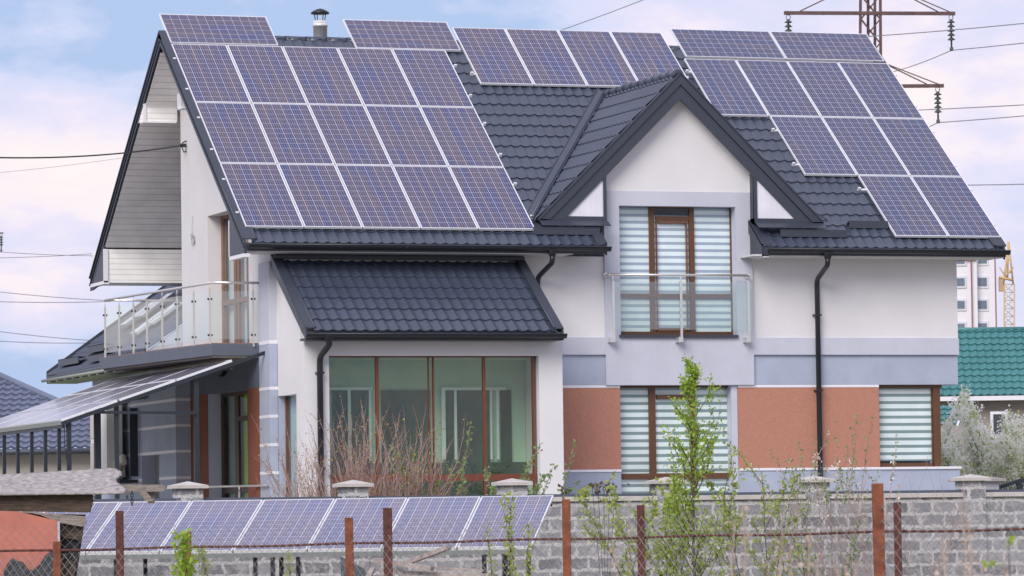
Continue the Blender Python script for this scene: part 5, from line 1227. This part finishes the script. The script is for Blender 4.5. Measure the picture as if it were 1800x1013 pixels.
def insulator(a, n, parent, name='insulator', dz=0):
    mb = MB(); top = Vector(a); L_ = .28; mb.tube([top+Vector((.1*cos(t), 0, -.12+.12*sin(t)))*1 for t in [i*pi/4 for i in range(9)]], .02, 4)
    z = -.28; mb.tube([top+UPZ*-.2, top+UPZ*(z-.19*n-.25)], .04, 6)
    for k in range(n): mb.lathe(top+UPZ*(z-.05-.19*k), [(.02, 0), (.05, .1), (.17, 0), (.17, -.02), (.02, -.05)], 12)
    mb.tube([top+UPZ*(z-.19*n-.2), top+UPZ*(z-.19*n-.36)], .08, 6)
    return build(name, mb, INS, parent), top+UPZ*(z-.19*n-.33)
_, i1 = insulator(q_(1385.5, 26), 5, PY); _, i2 = insulator(q_(1671.5, 26), 5, PY); _, i3 = insulator(q_(1648, 153), 5, PY)
def wire(name, pts, r, m, label, group='power lines'):
    mb = MB(); mb.tube(pts, r, 5, False); o = build(name, mb, m); tag(o, label, 'wire', group); return o
def sag(a, b, s_, n=14): return [a.lerp(b, k/n)-UPZ*s_*4*(k/n)*(1-k/n) for k in range(n+1)]
wr_ = .021
wire('power_line', sag(i2, ond(1880, 66.5, DP-10), .02), wr_, LINE, 'grey power line running right from the upper right insulator')
wire('power_line', sag(i2, ond(1480, 140, DP+60), .3), wr_, LINE, 'grey power line slanting down left from the upper insulator')
wire('power_line', sag(i3, ond(1880, 196.5, DP-10), .02), wr_, LINE, 'grey power line running right from the lower insulator')
wire('power_line', sag(i3, ond(1480, 262, DP+60), .3), wr_, LINE, 'grey power line slanting down left from the lower insulator')
wire('power_line', sag(ond(1500, 66, DP+2), ond(1880, 33, DP-20), .05), wr_, LINE, 'grey power line crossing behind the pylon just above the roof end')
wire('power_line', sag(ond(1560, 196, DP+2), ond(1880, 180, DP-20), .02), wr_, LINE, 'grey power line just above the one from the lower insulator')
wire('power_line', sag(ond(1640, 326, DP+2), ond(1880, 322, DP-20), .02), wr_, LINE, 'lowest grey power line right of the roof edge')
wire('power_line', sag(ond(960, 62, DP), ond(1180, -20, DP-20), .05), wr_*.8, LINE, 'thin grey wire rising right above the middle panels')
for (y0_, y1_, x1_, lb, rr_) in ((440, 450, 175, 'upper of the two crossing wires left of the balcony', .6), (451, 444, 190, 'lower of the two crossing wires left of the balcony', .6), (511, 529, 200, 'wire sloping down to the balcony corner from the left edge', .7), (528, 530, 195, 'level wire meeting the balcony corner at the left', .7), (580, 600, 180, 'wire sloping down towards the wing roof', .7), (597, 603, 160, 'lowest level wire above the wing roof', .7), (300, 274, 240, 'faint thin wire below the black service cable', .4)):
    wire('power_line', sag(ond(-80, y0_-(y1_-y0_)*.4, DP), ond(x1_, y1_, DP+10), .08), wr_*rr_, LINE, lb)
sv_ = hk-Vector((.06, 0, 0)); wire('service_cable', sag(sv_, ond(-120, 272, 66), .12), .013, CABLE, 'black service cable running from the gable hook to the left', 'power lines')
mb = MB(); IL = thing('insulator_string', 'dark insulator hanging at the left edge of the sky', 'insulator', ond(3, 410, 330))
_, i4 = insulator(ond(2, 410, 330), 4, IL, 'insulator_body'); mb.bar(ond(-60, 408, 330), ond(6, 410, 330), .12, .1); build('arm_end', mb, PYL, IL)
bpy.context.view_layer.update()
